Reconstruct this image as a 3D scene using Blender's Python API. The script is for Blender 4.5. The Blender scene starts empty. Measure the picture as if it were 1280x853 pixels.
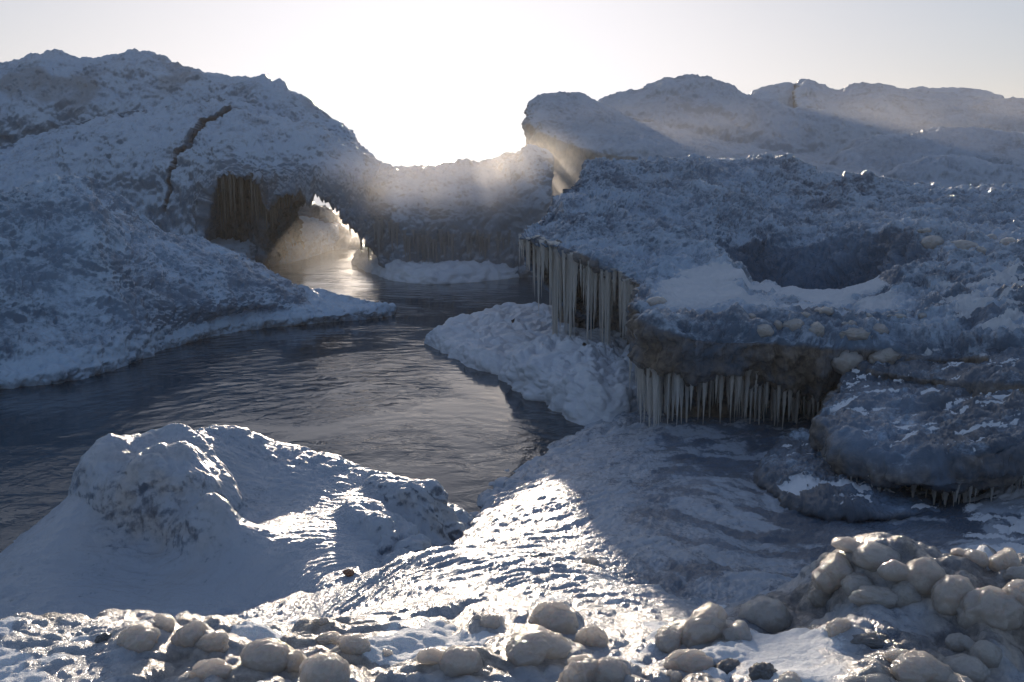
import bpy, math, random, os
import numpy as np
from mathutils import Vector, Matrix
from mathutils.bvhtree import BVHTree

random.seed(11)
rng = np.random.default_rng(5)
SC = bpy.context.scene
Q = float(os.environ.get('MESH_DETAIL', '1'))      # 1 = full mesh detail
COL = SC.collection
R = math.radians

# ------------------------------------------------------------------ camera
F = 1244.0; CX, CY = 640.0, 426.5; HZ = 200.0; CAMZ = 3.0
PITCH = math.atan((CY - HZ) / F)
cp, sp = math.cos(PITCH), math.sin(PITCH)

def ray(px, py):
    a = (px - CX) / F; b = -(py - CY) / F
    return np.array([a, b * sp + cp, b * cp - sp])

def P(px, py, Y):
    d = ray(px, py); t = Y / d[1]
    return np.array([0, 0, CAMZ]) + d * t

def Z(px, py, z=0.0):
    d = ray(px, py); t = (z - CAMZ) / d[2]
    return np.array([0, 0, CAMZ]) + d * t

def PZ(px, Y, z):
    """point in the vertical plane through column px, at distance Y and height z"""
    # depth along the optical axis decides the column
    zc = Y * cp - (z - CAMZ) * sp
    return np.array([(px - CX) / F * zc, Y, z])

def project(p):
    q = p - np.array([0, 0, CAMZ])
    zc = q[..., 1] * cp - q[..., 2] * sp
    yc = q[..., 1] * sp + q[..., 2] * cp
    return CX + F * q[..., 0] / zc, CY - F * yc / zc

cam = bpy.data.cameras.new("camera"); cam.lens = 36 * F / 1280; cam.sensor_width = 36
cam.clip_end = 6000; cam.clip_start = 0.05
co = bpy.data.objects.new("camera", cam); COL.objects.link(co)
co.location = (0, 0, CAMZ); co.rotation_euler = (R(90) - PITCH, 0, 0)
SC.camera = co

# ------------------------------------------------------------------ noise
_perm = rng.permutation(256).astype(np.int32); _perm = np.concatenate([_perm, _perm, _perm])
_g = rng.normal(size=(256, 3)).astype(np.float32); _g /= np.linalg.norm(_g, axis=1, keepdims=True)
_rnd = rng.random((256, 4)).astype(np.float32)

def _h(i, j, k):
    return _perm[_perm[_perm[i & 255] + (j & 255)] + (k & 255)]

def perlin(p):
    p = np.asarray(p, np.float32)
    i = np.floor(p).astype(np.int32); f = p - i
    w = f * f * f * (f * (f * 6 - 15) + 10)
    out = 0
    for dx in (0, 1):
        wx = w[:, 0] if dx else 1 - w[:, 0]
        for dy in (0, 1):
            wy = w[:, 1] if dy else 1 - w[:, 1]
            for dz in (0, 1):
                wz = w[:, 2] if dz else 1 - w[:, 2]
                g = _g[_h(i[:, 0] + dx, i[:, 1] + dy, i[:, 2] + dz)]
                out = out + wx * wy * wz * (g[:, 0] * (f[:, 0] - dx) + g[:, 1] * (f[:, 1] - dy) + g[:, 2] * (f[:, 2] - dz))
    return out * 1.5

def fbm(p, oct=4, gain=0.5, lac=2.03):
    a = 1.0; s = 0
    p = np.asarray(p, np.float32)
    for o in range(oct):
        s = s + a * perlin(p + 17.3 * o); p = p * lac; a *= gain
    return s

def ridged(p, oct=3, gain=0.5):
    a = 1.0; s = 0; p = np.asarray(p, np.float32)
    for o in range(oct):
        s = s + a * (0.6 - np.abs(perlin(p + 9.1 * o)) * 1.6); p = p * 2.1; a *= gain
    return s

def billow(p, oct=3, gain=0.5):
    a = 1.0; s = 0; p = np.asarray(p, np.float32)
    for o in range(oct):
        s = s + a * (np.abs(perlin(p + 5.7 * o)) * 1.8 - 0.4); p = p * 2.1; a *= gain
    return s

def bubbles(p, rmin=0.35, rmax=0.75, keep=1.0):
    """rounded knobs: the highest of the half spheres sitting in the cells near each point"""
    p = np.asarray(p, np.float32)
    i = np.floor(p).astype(np.int32); best = np.zeros(len(p), np.float32)
    for dx in (-1, 0, 1):
        for dy in (-1, 0, 1):
            for dz in (-1, 0, 1):
                c = i + np.array([dx, dy, dz], np.int32)
                h = _rnd[_h(c[:, 0], c[:, 1], c[:, 2])]
                d = p - (c + h[:, :3])
                r = rmin + (rmax - rmin) * h[:, 3]
                r = np.where(h[:, 3] > 1 - keep, r, 0.01)
                v = r * r - (d * d).sum(1)
                best = np.maximum(best, np.sqrt(np.maximum(v, 0)))
    return best - 0.36

def sm(a, b, x):
    t = np.clip((x - a) / (b - a), 0, 1); return t * t * (3 - 2 * t)

# ------------------------------------------------------------------ meshes
def link(name, me, mat=None, parent=None):
    o = bpy.data.objects.new(name, me); COL.objects.link(o)
    if mat: me.materials.append(mat)
    if parent: o.parent = parent
    return o

def tag(o, label=None, cat=None, group=None, kind=None):
    if label: o["label"] = label
    if cat: o["category"] = cat
    if group: o["group"] = group
    if kind: o["kind"] = kind
    return o

def fast_mesh(name, V, Fq, attrs=None):
    me = bpy.data.meshes.new(name)
    V = np.asarray(V, np.float32); Fq = np.asarray(Fq, np.int32)
    k = Fq.shape[1]
    me.vertices.add(len(V)); me.vertices.foreach_set("co", V.ravel())
    me.loops.add(Fq.size); me.loops.foreach_set("vertex_index", Fq.ravel())
    me.polygons.add(len(Fq)); me.polygons.foreach_set("loop_start", np.arange(0, Fq.size, k, dtype=np.int32))
    me.update(calc_edges=True)
    me.polygons.foreach_set("use_smooth", np.ones(len(Fq), bool))
    for n, a in (attrs or {}).items():
        at = me.attributes.new(n, "FLOAT", "POINT"); at.data.foreach_set("value", np.asarray(a, np.float32).ravel())
    me.update()
    return me

def pchip(t, y, tq):
    """monotone cubic through (t, y[k]) evaluated at tq; y is (k, ...)"""
    h = np.diff(t); d = np.diff(y, axis=0) / h.reshape(-1, *([1] * (y.ndim - 1)))
    m = np.zeros_like(y)
    if len(t) > 2:
        w1 = (2 * h[1:] + h[:-1]).reshape(-1, *([1] * (y.ndim - 1))); w2 = (h[1:] + 2 * h[:-1]).reshape(-1, *([1] * (y.ndim - 1)))
        a, b = d[:-1], d[1:]
        ok = a * b > 0
        den = np.where(ok, w1 / np.where(ok, a, 1) + w2 / np.where(ok, b, 1), 1)
        hm = np.where(ok, (w1 + w2) / den, 0)
        m[1:-1] = 0.5 * hm + 0.5 * np.where(ok, hm, 0)
    m[0] = d[0]; m[-1] = d[-1]
    k = np.clip(np.searchsorted(t, tq, side="right") - 1, 0, len(t) - 2)
    s = (tq - t[k]) / h[k]; s = s.reshape(-1, *([1] * (y.ndim - 1))); hh = h[k].reshape(s.shape)
    return ((1 + 2 * s) * (1 - s) ** 2) * y[k] + s * (1 - s) ** 2 * hh * m[k] + s * s * (3 - 2 * s) * y[k + 1] + s * s * (s - 1) * hh * m[k + 1]

def crm(t, y, tq):
    """cubic with finite-difference slopes: rounder than pchip"""
    h = np.diff(t); sh = (-1, *([1] * (y.ndim - 1)))
    d = np.diff(y, axis=0) / h.reshape(sh)
    m = np.empty_like(y); m[0] = d[0]; m[-1] = d[-1]
    if len(t) > 2:
        hl = h[:-1].reshape(sh); hr = h[1:].reshape(sh)
        m[1:-1] = (hr * d[:-1] + hl * d[1:]) / (hl + hr)
    k = np.clip(np.searchsorted(t, tq, side="right") - 1, 0, len(t) - 2)
    s = (tq - t[k]) / h[k]; s = s.reshape(sh); hh = h[k].reshape(sh)
    return ((1 + 2 * s) * (1 - s) ** 2) * y[k] + s * (1 - s) ** 2 * hh * m[k] + s * s * (3 - 2 * s) * y[k + 1] + s * s * (s - 1) * hh * m[k + 1]

class Grid: pass

def grid_normals(G):
    du = np.gradient(G, axis=0); dv = np.gradient(G, axis=1)
    n = np.cross(du, dv); l = np.linalg.norm(n, axis=2, keepdims=True)
    return n / np.maximum(l, 1e-9)

def blur(A, n):
    for _ in range(n):
        A = (np.roll(A, 1, 0) + np.roll(A, -1, 0) + np.roll(A, 1, 1) + np.roll(A, -1, 1) + 4 * A) / 8
    return A

def loft(name, cols, nu, nv, mat, disp, centre=False, flip=False, parent=None, attr=None, soft=0, closed=False, wall=False):
    nu, nv = max(40, int(nu * Q)), max(30, int(nv * Q))
    C = np.array(cols, float)                       # columns, rows, 3
    if closed: C = np.concatenate([C, C[:, :1]], axis=1)
    lu = np.linalg.norm(np.diff(C, axis=0), axis=2).mean(1) + 1e-3
    lv = np.linalg.norm(np.diff(C, axis=1), axis=2).mean(0) + 1e-3
    tu = np.concatenate([[0], np.cumsum(lu)]); tv = np.concatenate([[0], np.cumsum(lv)])
    qu = np.linspace(0, tu[-1], nu); qv = np.linspace(0, tv[-1], nv)
    A = pchip(tu, C, qu)                            # nu, rows, 3
    A = pchip(tv, A.transpose(1, 0, 2), qv).transpose(1, 0, 2)
    if soft:
        B = A.copy(); B = blur(B, soft); A[1:-1, 1:-1] = B[1:-1, 1:-1]
    N = grid_normals(A)
    if centre: s = (N * (A - A.mean(1, keepdims=True))).sum()
    elif wall: s = (N * (np.array([0, 0, CAMZ]) - A)).sum()
    else: s = (N[..., 2] * (A[..., 2] - A[..., 2].min(1, keepdims=True) + .01)).sum()
    if s < 0: N = -N
    if flip: N = -N
    p = A.reshape(-1, 3); n = N.reshape(-1, 3)
    uu = np.repeat(np.linspace(0, 1, nu), nv); vv = np.tile(np.linspace(0, 1, nv), nu)
    q = disp(p, n, uu, vv)
    if isinstance(q, tuple): q, at = q
    else: at = {}
    if q.ndim == 1: q = p + n * q[:, None]
    if closed:
        q = q.reshape(nu, nv, 3); q[:, -1] = q[:, 0]; q = q.reshape(-1, 3)
    idx = np.arange(nu * nv).reshape(nu, nv)
    a, b, c, d = idx[:-1, :-1], idx[1:, :-1], idx[1:, 1:], idx[:-1, 1:]
    Fq = np.stack([a, b, c, d], -1).reshape(-1, 4)
    # orient faces with the normals
    k = len(Fq) // 2
    fs = Fq[:: max(1, len(Fq) // 4000)]
    nn = np.cross(q[fs[:, 1]] - q[fs[:, 0]], q[fs[:, 2]] - q[fs[:, 0]])
    if (nn * n[fs[:, 0]]).sum() < 0: Fq = Fq[:, ::-1]
    o = link(name, fast_mesh(name, q, Fq, at), mat, parent)
    g = Grid(); g.o = o; g.A = q.reshape(nu, nv, 3); g.N = N; g.nu = nu; g.nv = nv; g.tu = tu / tu[-1]; g.tv = tv / tv[-1]; g.V = q; g.F = Fq
    g.base = A
    return g

# thin-plate height surface through scattered points
def tps(points, smooth=1e-3):
    pts = np.array(points, float); X = pts[:, :2]; z = pts[:, 2]
    n = len(X)
    def k(r2): return 0.5 * r2 * np.log(r2 + 1e-9)
    D = ((X[:, None] - X[None]) ** 2).sum(2)
    K = k(D) + np.eye(n) * smooth
    Q = np.concatenate([np.ones((n, 1)), X], 1)
    M = np.block([[K, Q], [Q.T, np.zeros((3, 3))]])
    w = np.linalg.solve(M, np.concatenate([z, np.zeros(3)]))
    def f(x, y):
        q = np.stack([x, y], -1); out = np.empty(len(q))
        for s in range(0, len(q), 60000):
            e = q[s:s + 60000]
            d = ((e[:, None] - X[None]) ** 2).sum(2)
            out[s:s + 60000] = k(d) @ w[:n] + w[n] + e @ w[n + 1:]
        return out
    return f

def height_sheet(name, f, pxa, pxb, Ya, Yb, nu, nv, mat, disp, zfun=None):
    """sheet over the wedge of ground seen between two columns, denser near by"""
    nu, nv = int(nu * Q), int(nv * Q)
    px = np.linspace(pxa, pxb, nu); Y = Ya * (Yb / Ya) ** np.linspace(0, 1, nv)
    X = (px[:, None] - CX) / F * Y[None] * 1.05; YY = np.broadcast_to(Y[None], X.shape)
    # heights from a coarse lattice, then refined
    cu, cv = max(60, nu // 4), max(60, nv // 4)
    pc = np.linspace(pxa, pxb, cu); Yc = Ya * (Yb / Ya) ** np.linspace(0, 1, cv)
    Xc = (pc[:, None] - CX) / F * Yc[None] * 1.05
    zc = f(Xc.ravel(), np.broadcast_to(Yc[None], Xc.shape).ravel()).reshape(cu, cv)
    z = crm(np.linspace(0, 1, cu), zc, np.linspace(0, 1, nu))
    z = crm(np.linspace(0, 1, cv), z.T, np.linspace(0, 1, nv)).T
    A = np.stack([X, YY, z], -1)
    N = grid_normals(A)
    if N[..., 2].sum() < 0: N = -N
    p = A.reshape(-1, 3); n = N.reshape(-1, 3)
    q = disp(p, n); at = {}
    if isinstance(q, tuple): q, at = q
    if q.ndim == 1: q = p + n * q[:, None]
    idx = np.arange(nu * nv).reshape(nu, nv)
    Fq = np.stack([idx[:-1, :-1], idx[1:, :-1], idx[1:, 1:], idx[:-1, 1:]], -1).reshape(-1, 4)
    fs = Fq[::997]; nn = np.cross(q[fs[:, 1]] - q[fs[:, 0]], q[fs[:, 2]] - q[fs[:, 0]])
    if nn[:, 2].sum() < 0: Fq = Fq[:, ::-1]
    o = link(name, fast_mesh(name, q, Fq, at), mat)
    g = Grid(); g.o = o; g.V = q; g.F = Fq; g.A = q.reshape(nu, nv, 3)
    return g

# ------------------------------------------------------------------ materials
class NT:
    def __init__(s, m):
        s.t = m.node_tree; s.n = s.t.nodes; s.l = s.t.links
    def new(s, k, **kw):
        n = s.n.new(k)
        for a, v in kw.items():
            if a.startswith("i_"):
                key = a[2:]; n.inputs[int(key) if key.isdigit() else key.replace("_", " ")].default_value = v
            else: setattr(n, a, v)
        return n
    def link(s, a, b): s.l.new(a, b)
    def math(s, op, a, b=None, clamp=False):
        n = s.n.new("ShaderNodeMath"); n.operation = op; n.use_clamp = clamp
        for i, v in enumerate((a, b)):
            if v is None: continue
            if isinstance(v, (int, float)): n.inputs[i].default_value = v
            else: s.l.new(v, n.inputs[i])
        return n.outputs[0]
    def mix(s, fac, a, b):
        n = s.n.new("ShaderNodeMix"); n.data_type = "RGBA"
        for i, v in ((0, fac), (6, a), (7, b)):
            if isinstance(v, (int, float)): n.inputs[i].default_value = v
            elif isinstance(v, tuple): n.inputs[i].default_value = (*v, 1)
            else: s.l.new(v, n.inputs[i])
        return n.outputs[2]
    def noise(s, vec, scale, detail=4, rough=0.5, dist=0.0):
        n = s.new("ShaderNodeTexNoise"); n.inputs["Scale"].default_value = scale; n.inputs["Detail"].default_value = detail
        n.inputs["Roughness"].default_value = rough; n.inputs["Distortion"].default_value = dist
        s.l.new(vec, n.inputs["Vector"]); return n.outputs["Fac"]
    def ramp(s, fac, a, b):
        n = s.new("ShaderNodeMapRange"); n.interpolation_type = "SMOOTHSTEP"
        n.inputs[1].default_value = a; n.inputs[2].default_value = b
        s.l.new(fac, n.inputs[0]); return n.outputs[0]

def new_mat(name):
    m = bpy.data.materials.new(name); m.use_nodes = True
    t = NT(m); t.n.clear(); return m, t

def ice_material(name, clear=(0.10, 0.15, 0.20), frost=(0.62, 0.67, 0.72), sand=(0.30, 0.24, 0.17), cover=0.5, scale=1.0,
                 rough=(0.18, 0.5), coat=0.6, bump=0.02, sss=0.12, transl=0.0, fine=1.0, grain=0.5, radius=(.5, .75, 1.0), sscale=.12, croug=.12, trans=0.0):
    m, t = new_mat(name)
    tc = t.new("ShaderNodeTexCoord"); geo = t.new("ShaderNodeNewGeometry")
    v = tc.outputs["Object"]
    sep = t.new("ShaderNodeSeparateXYZ"); t.link(geo.outputs["Normal"], sep.inputs[0])
    up = t.ramp(sep.outputs[2], -0.1, 0.75)
    n1 = t.noise(v, 1.6 * scale, 6, 0.62, 0.4); n2 = t.noise(v, 9 * scale, 5, 0.6, 0.2); n3 = t.noise(v, 38 * scale, 3, 0.6)
    # frost and snow lie in ragged patches, more on the upward faces
    a = t.math("ADD", t.math("MULTIPLY", n1, 0.9), t.math("MULTIPLY", n2, 0.5))
    a = t.math("ADD", a, t.math("MULTIPLY", up, 0.28)); a = t.math("ADD", a, t.math("MULTIPLY", n3, 0.25))
    at = t.new("ShaderNodeAttribute", attribute_name="frost"); a = t.math("ADD", a, at.outputs["Fac"])
    c0 = 1.32 - 0.55 * cover
    fr = t.ramp(a, c0 - 0.18, c0 + 0.18)
    col = t.mix(fr, clear, frost)
    n4 = t.noise(v, 0.55 * scale, 3, 0.5)
    col = t.mix(t.ramp(n4, 0.35, 0.75), col, t.mix(0.35, col, (frost[0] * 0.75, frost[1] * 0.86, frost[2] * 0.98)))
    sa = t.new("ShaderNodeAttribute", attribute_name="sand")
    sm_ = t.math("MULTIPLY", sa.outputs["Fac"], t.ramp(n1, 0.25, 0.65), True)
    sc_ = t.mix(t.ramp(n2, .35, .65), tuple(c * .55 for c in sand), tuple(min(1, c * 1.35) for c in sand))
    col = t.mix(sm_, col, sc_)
    sn = t.new("ShaderNodeAttribute", attribute_name="snow")
    sf = t.ramp(t.math("ADD", sn.outputs["Fac"], t.math("MULTIPLY", t.math("SUBTRACT", n3, 0.5), 0.9)), 0.35, 0.6)
    col = t.mix(sf, col, (0.74, 0.81, 0.89))
    b = t.new("ShaderNodeBsdfPrincipled")
    t.link(col, b.inputs["Base Color"])
    rg = t.math("MULTIPLY_ADD", fr, rough[1] - rough[0]); t.n[-1].inputs[2].default_value = rough[0]
    rg = t.math("ADD", rg, t.math("MULTIPLY", t.math("SUBTRACT", n2, 0.5), 0.25), True)
    rg = t.math("ADD", rg, t.math("MULTIPLY", sf, 0.35), True)
    t.link(rg, b.inputs["Roughness"]); t.link(t.math("MULTIPLY", t.math("SUBTRACT", 1.0, sf), coat), b.inputs["Coat Weight"])
    b.inputs["IOR"].default_value = 1.31; b.inputs["Transmission Weight"].default_value = trans
    b.inputs["Coat Roughness"].default_value = croug; b.inputs["Coat IOR"].default_value = 1.31
    if sss:
        b.inputs["Subsurface Weight"].default_value = sss
        b.inputs["Subsurface Radius"].default_value = radius; b.inputs["Subsurface Scale"].default_value = sscale
    n5 = t.noise(v, 24 * scale * fine, 6, 0.65, 0.3); n6 = t.noise(v, 95 * scale * fine, 3, 0.6)
    h = t.math("ADD", n5, t.math("MULTIPLY", n6, grain))
    bp = t.new("ShaderNodeBump"); bp.inputs["Strength"].default_value = 1.0; bp.inputs["Distance"].default_value = bump
    t.link(h, bp.inputs["Height"]); t.link(bp.outputs[0], b.inputs["Normal"]); t.link(bp.outputs[0], b.inputs["Coat Normal"])
    out = t.new("ShaderNodeOutputMaterial")
    sh = b.outputs[0]
    if transl:
        tr = t.new("ShaderNodeBsdfTranslucent"); t.link(col, tr.inputs[0]); t.link(bp.outputs[0], tr.inputs[1])
        mx = t.new("ShaderNodeMixShader"); mx.inputs[0].default_value = transl
        t.link(sh, mx.inputs[1]); t.link(tr.outputs[0], mx.inputs[2]); sh = mx.outputs[0]
    t.link(sh, out.inputs[0])
    return m

M_far = ice_material("far_ice", clear=(0.22, 0.29, 0.38), frost=(0.52, 0.62, 0.75), cover=0.6, scale=0.5, rough=(0.35, 0.6), coat=0.3, bump=0.06, sss=0, sand=(0.26, 0.22, 0.17))
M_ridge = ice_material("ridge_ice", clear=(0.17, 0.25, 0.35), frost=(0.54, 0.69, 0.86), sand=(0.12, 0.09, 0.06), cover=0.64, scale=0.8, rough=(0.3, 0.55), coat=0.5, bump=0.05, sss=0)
M_mound = ice_material("mound_ice", clear=(0.12, 0.21, 0.32), frost=(0.50, 0.68, 0.86), cover=0.5, scale=1.0, rough=(0.2, 0.42), coat=0.7, bump=0.03, sss=0)
M_cliff = ice_material("cliff_ice", clear=(0.09, 0.15, 0.23), frost=(0.48, 0.63, 0.80), sand=(0.21, 0.175, 0.135), cover=0.5, scale=1.2, rough=(0.14, 0.36), coat=1.0, bump=0.035, sss=0)
M_slab = ice_material("slab_ice", clear=(0.05, 0.08, 0.12), frost=(0.46, 0.62, 0.80), sand=(0.17, 0.145, 0.115), cover=0.25, scale=1.5, rough=(0.16, 0.45), coat=1.0, bump=0.012, sss=0)
M_floe = ice_material("floe_ice", clear=(0.42, 0.50, 0.58), frost=(0.68, 0.76, 0.86), cover=1.0, scale=1.5, rough=(0.3, 0.5), coat=0.4, bump=0.02, sss=0.1)
M_ground = ice_material("shore_ice", clear=(0.06, 0.105, 0.17), frost=(0.42, 0.50, 0.60), sand=(0.40, 0.36, 0.31), cover=0.7, scale=2.2, rough=(0.14, 0.36), coat=0.8, bump=0.011, sss=0.1)
M_fore = ice_material("foreground_ice", clear=(0.22, 0.25, 0.28), frost=(0.45, 0.50, 0.57), sand=(0.36, 0.31, 0.26), cover=0.8, scale=1.6, rough=(0.2, 0.42), coat=0.6, bump=0.008, sss=0.12)
M_icicle = ice_material("icicle_ice", clear=(0.80, 0.78, 0.74), frost=(0.88, 0.87, 0.84), cover=0.8, scale=3, rough=(0.12, 0.25), coat=0.8, bump=0.004, sss=0, transl=0.7)
M_brown = ice_material("brown_icicle_ice", clear=(0.17, 0.155, 0.13), frost=(0.30, 0.28, 0.25), cover=0.6, scale=3, rough=(0.15, 0.3), coat=0.7, bump=0.006, sss=0, transl=0.4)
M_lump = ice_material("glazed_ice", clear=(0.64, 0.615, 0.585), frost=(0.84, 0.82, 0.79), cover=0.55, scale=3.5, rough=(0.05, 0.14), coat=1.0, bump=0.0016, sss=0.8, radius=(1.0, .8, .65), sscale=.10, transl=0.3, grain=0.15, croug=0.04, trans=0.4)
M_grey = ice_material("grey_icicle_ice", clear=(0.30, 0.32, 0.34), frost=(0.44, 0.47, 0.50), cover=0.6, scale=3, rough=(0.15, 0.3), coat=0.7, bump=0.006, sss=0, transl=0.5)
M_dark = ice_material("clear_dark_ice", clear=(0.17, 0.18, 0.19), frost=(0.30, 0.33, 0.36), cover=0.3, scale=4, rough=(0.05, 0.16), coat=1.0, bump=0.004, sss=0, transl=0.1)

def pebble_mat():
    m, t = new_mat("brown_stone"); tc = t.new("ShaderNodeTexCoord")
    n = t.noise(tc.outputs["Object"], 60, 4)
    b = t.new("ShaderNodeBsdfPrincipled"); t.link(t.mix(n, (0.10, 0.03, 0.008), (0.26, 0.10, 0.03)), b.inputs["Base Color"])
    b.inputs["Roughness"].default_value = 0.25; b.inputs["Coat Weight"].default_value = 0.6
    o = t.new("ShaderNodeOutputMaterial"); t.link(b.outputs[0], o.inputs[0]); return m
M_pebble = pebble_mat()

def water_mat():
    m, t = new_mat("lake_water"); tc = t.new("ShaderNodeTexCoord")
    mp = t.new("ShaderNodeMapping"); t.link(tc.outputs["Object"], mp.inputs[0])
    mp.inputs["Scale"].default_value = (0.9, 1.0, 1); mp.inputs["Rotation"].default_value = (0, 0, R(8))
    v = mp.outputs[0]
    n1 = t.noise(v, 0.9, 3, 0.5, 0.6); n2 = t.noise(v, 3.8, 4, 0.6, 0.8); n3 = t.noise(v, 14, 3, 0.6, 0.4)
    h = t.math("ADD", t.math("MULTIPLY", n1, 1.0), t.math("MULTIPLY", n2, 0.32)); 
    calm = t.ramp(t.noise(tc.outputs["Object"], 0.35, 2), 0.35, 0.65)
    h = t.math("ADD", h, t.math("MULTIPLY", t.math("MULTIPLY", n3, 0.10), calm))
    mw = t.new("ShaderNodeMapping"); mw.inputs["Location"].default_value = (0.9, -9.6, 0); t.link(tc.outputs["Object"], mw.inputs[0])
    wv = t.new("ShaderNodeTexWave", wave_type="RINGS", rings_direction="Z"); t.link(mw.outputs[0], wv.inputs[0])
    wv.inputs["Scale"].default_value = 1.1; wv.inputs["Distortion"].default_value = 9; wv.inputs["Detail"].default_value = 2; wv.inputs["Detail Scale"].default_value = 1.2
    h = t.math("ADD", h, t.math("MULTIPLY", wv.outputs["Fac"], 0.055))
    bp = t.new("ShaderNodeBump"); bp.inputs["Distance"].default_value = 0.06
    pn = t.noise(tc.outputs["Object"], 0.42, 3, 0.55, 1.2); t.link(t.math("MULTIPLY_ADD", t.ramp(pn, 0.38, 0.62), 0.85), bp.inputs["Strength"]); t.n[-1].inputs[2].default_value = 0.15
    t.link(h, bp.inputs["Height"])
    b = t.new("ShaderNodeBsdfPrincipled"); b.inputs["Base Color"].default_value = (0.002, 0.03, 0.06, 1)
    b.inputs["Roughness"].default_value = 0.07; b.inputs["IOR"].default_value = 1.333
    t.link(bp.outputs[0], b.inputs["Normal"])
    o = t.new("ShaderNodeOutputMaterial"); t.link(b.outputs[0], o.inputs[0]); return m
M_water = water_mat()

# ------------------------------------------------------------------ surface relief
def relief(p, n, big=0.25, mid=0.06, small=0.02, f=1.0, knob=0.0, kf=4.0, drip=0.0, df=5.0, strata=0.0, seed=0.0):
    """frozen spray: broad swells, billows, knobs, runnels on steep faces, thin beds"""
    s = p + seed
    d = big * fbm(s * 0.45 * f, 3)
    warp = np.stack([perlin(s * 1.3 * f + 3), perlin(s * 1.3 * f + 31), perlin(s * 1.3 * f + 57)], 1) * 0.25 / f
    w = s + warp
    d = d + mid * billow(w * 2.2 * f, 3) 
    d = d + small * ridged(w * np.array([7, 7, 9]) * f, 3, 0.55)
    up = sm(0.1, 0.7, n[:, 2]); steep = 1 - sm(0.15, 0.6, np.abs(n[:, 2]))
    if knob:
        d = d + knob * bubbles(w * kf, 0.3, 0.8) + knob * 0.45 * bubbles(w * kf * 2.3 + 7, 0.3, 0.7, 0.6)
    if drip:
        d = d + steep * drip * (ridged(s * np.array([df, df, df * 0.10]), 2) + 0.5 * ridged(s * np.array([df * 2.6, df * 2.6, df * 0.2]) + 4, 2))
    if strata:
        d = d + strata * perlin(w * np.array([0.5, 0.5, 5.0]) * f + 11)
    return d

# ------------------------------------------------------------------ light
sd = ray(546, 22); sd /= np.linalg.norm(sd)
EL = math.asin(sd[2]); AZ = math.atan2(sd[0], sd[1])
SKY_CLIP = 0.19                                        # how strongly a soft clip added to the sky colour flattens brightness round the sun
w = bpy.data.worlds.new("World"); SC.world = w; w.use_nodes = True
nt = w.node_tree; sky = nt.nodes.new("ShaderNodeTexSky"); sky.sky_type = "NISHITA"; sky.sun_disc = False
sky.sun_elevation = EL; sky.sun_rotation = AZ
sky.air_density = 1.0; sky.dust_density = 1.0; sky.ozone_density = 3.0; sky.altitude = 0
bg = nt.nodes["Background"]; bg.inputs[1].default_value = 0.15
wb = nt.nodes.new("ShaderNodeMix"); wb.data_type = "RGBA"; wb.blend_type = "MULTIPLY"; wb.inputs[0].default_value = 1.0
wb.inputs[7].default_value = (0.985, 0.985, 1.09, 1)      # the photograph's cool daylight balance
hs = nt.nodes.new("ShaderNodeHueSaturation"); hs.inputs["Saturation"].default_value = 0.72
nt.links.new(sky.outputs[0], hs.inputs["Color"]); 
va = nt.nodes.new("ShaderNodeVectorMath"); va.operation = "MULTIPLY_ADD"; va.inputs[1].default_value = (SKY_CLIP,) * 3; va.inputs[2].default_value = (1, 1, 1)
vd = nt.nodes.new("ShaderNodeVectorMath"); vd.operation = "DIVIDE"
nt.links.new(hs.outputs[0], va.inputs[0]); nt.links.new(hs.outputs[0], vd.inputs[0]); nt.links.new(va.outputs[0], vd.inputs[1]); nt.links.new(vd.outputs[0], wb.inputs[6]); nt.links.new(wb.outputs[2], bg.inputs[0])
sl = bpy.data.lights.new("sun", "SUN"); sl.energy = 3.4; sl.angle = R(0.5); sl.color = (1.0, 0.83, 0.65)
so = bpy.data.objects.new("sun", sl); COL.objects.link(so)
so.rotation_euler = Vector(tuple(sd)).to_track_quat("Z", "Y").to_euler()
SC.view_settings.view_transform = "Standard"; SC.view_settings.look = "None"; SC.view_settings.gamma = 1
SC.view_settings.exposure = 0.66
cy = SC.cycles
cy.use_denoising = True; cy.max_bounces = 7; cy.diffuse_bounces = 3; cy.glossy_bounces = 3; cy.transmission_bounces = 4
cy.volume_bounces = 0; cy.sample_clamp_indirect = 4; cy.caustics_reflective = False; cy.caustics_refractive = False
cy.volume_step_rate = 1.0; cy.volume_max_steps = 64

# ------------------------------------------------------------------ water
def flat(name, x0, x1, y0, y1, z, mat):
    me = bpy.data.meshes.new(name); me.from_pydata([(x0, y0, z), (x1, y0, z), (x1, y1, z), (x0, y1, z)], [], [(0, 1, 2, 3)]); me.update()
    return link(name, me, mat)
tag(flat("water", -2500, 2500, -40, 5000, 0.0, M_water), kind="structure")

TH = {}   # things by key, with their grids
def thing(key, name, label, cat, g, group=None):
    tag(g.o, label, cat, group); g.o.name = name; TH[key] = g; return g

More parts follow.
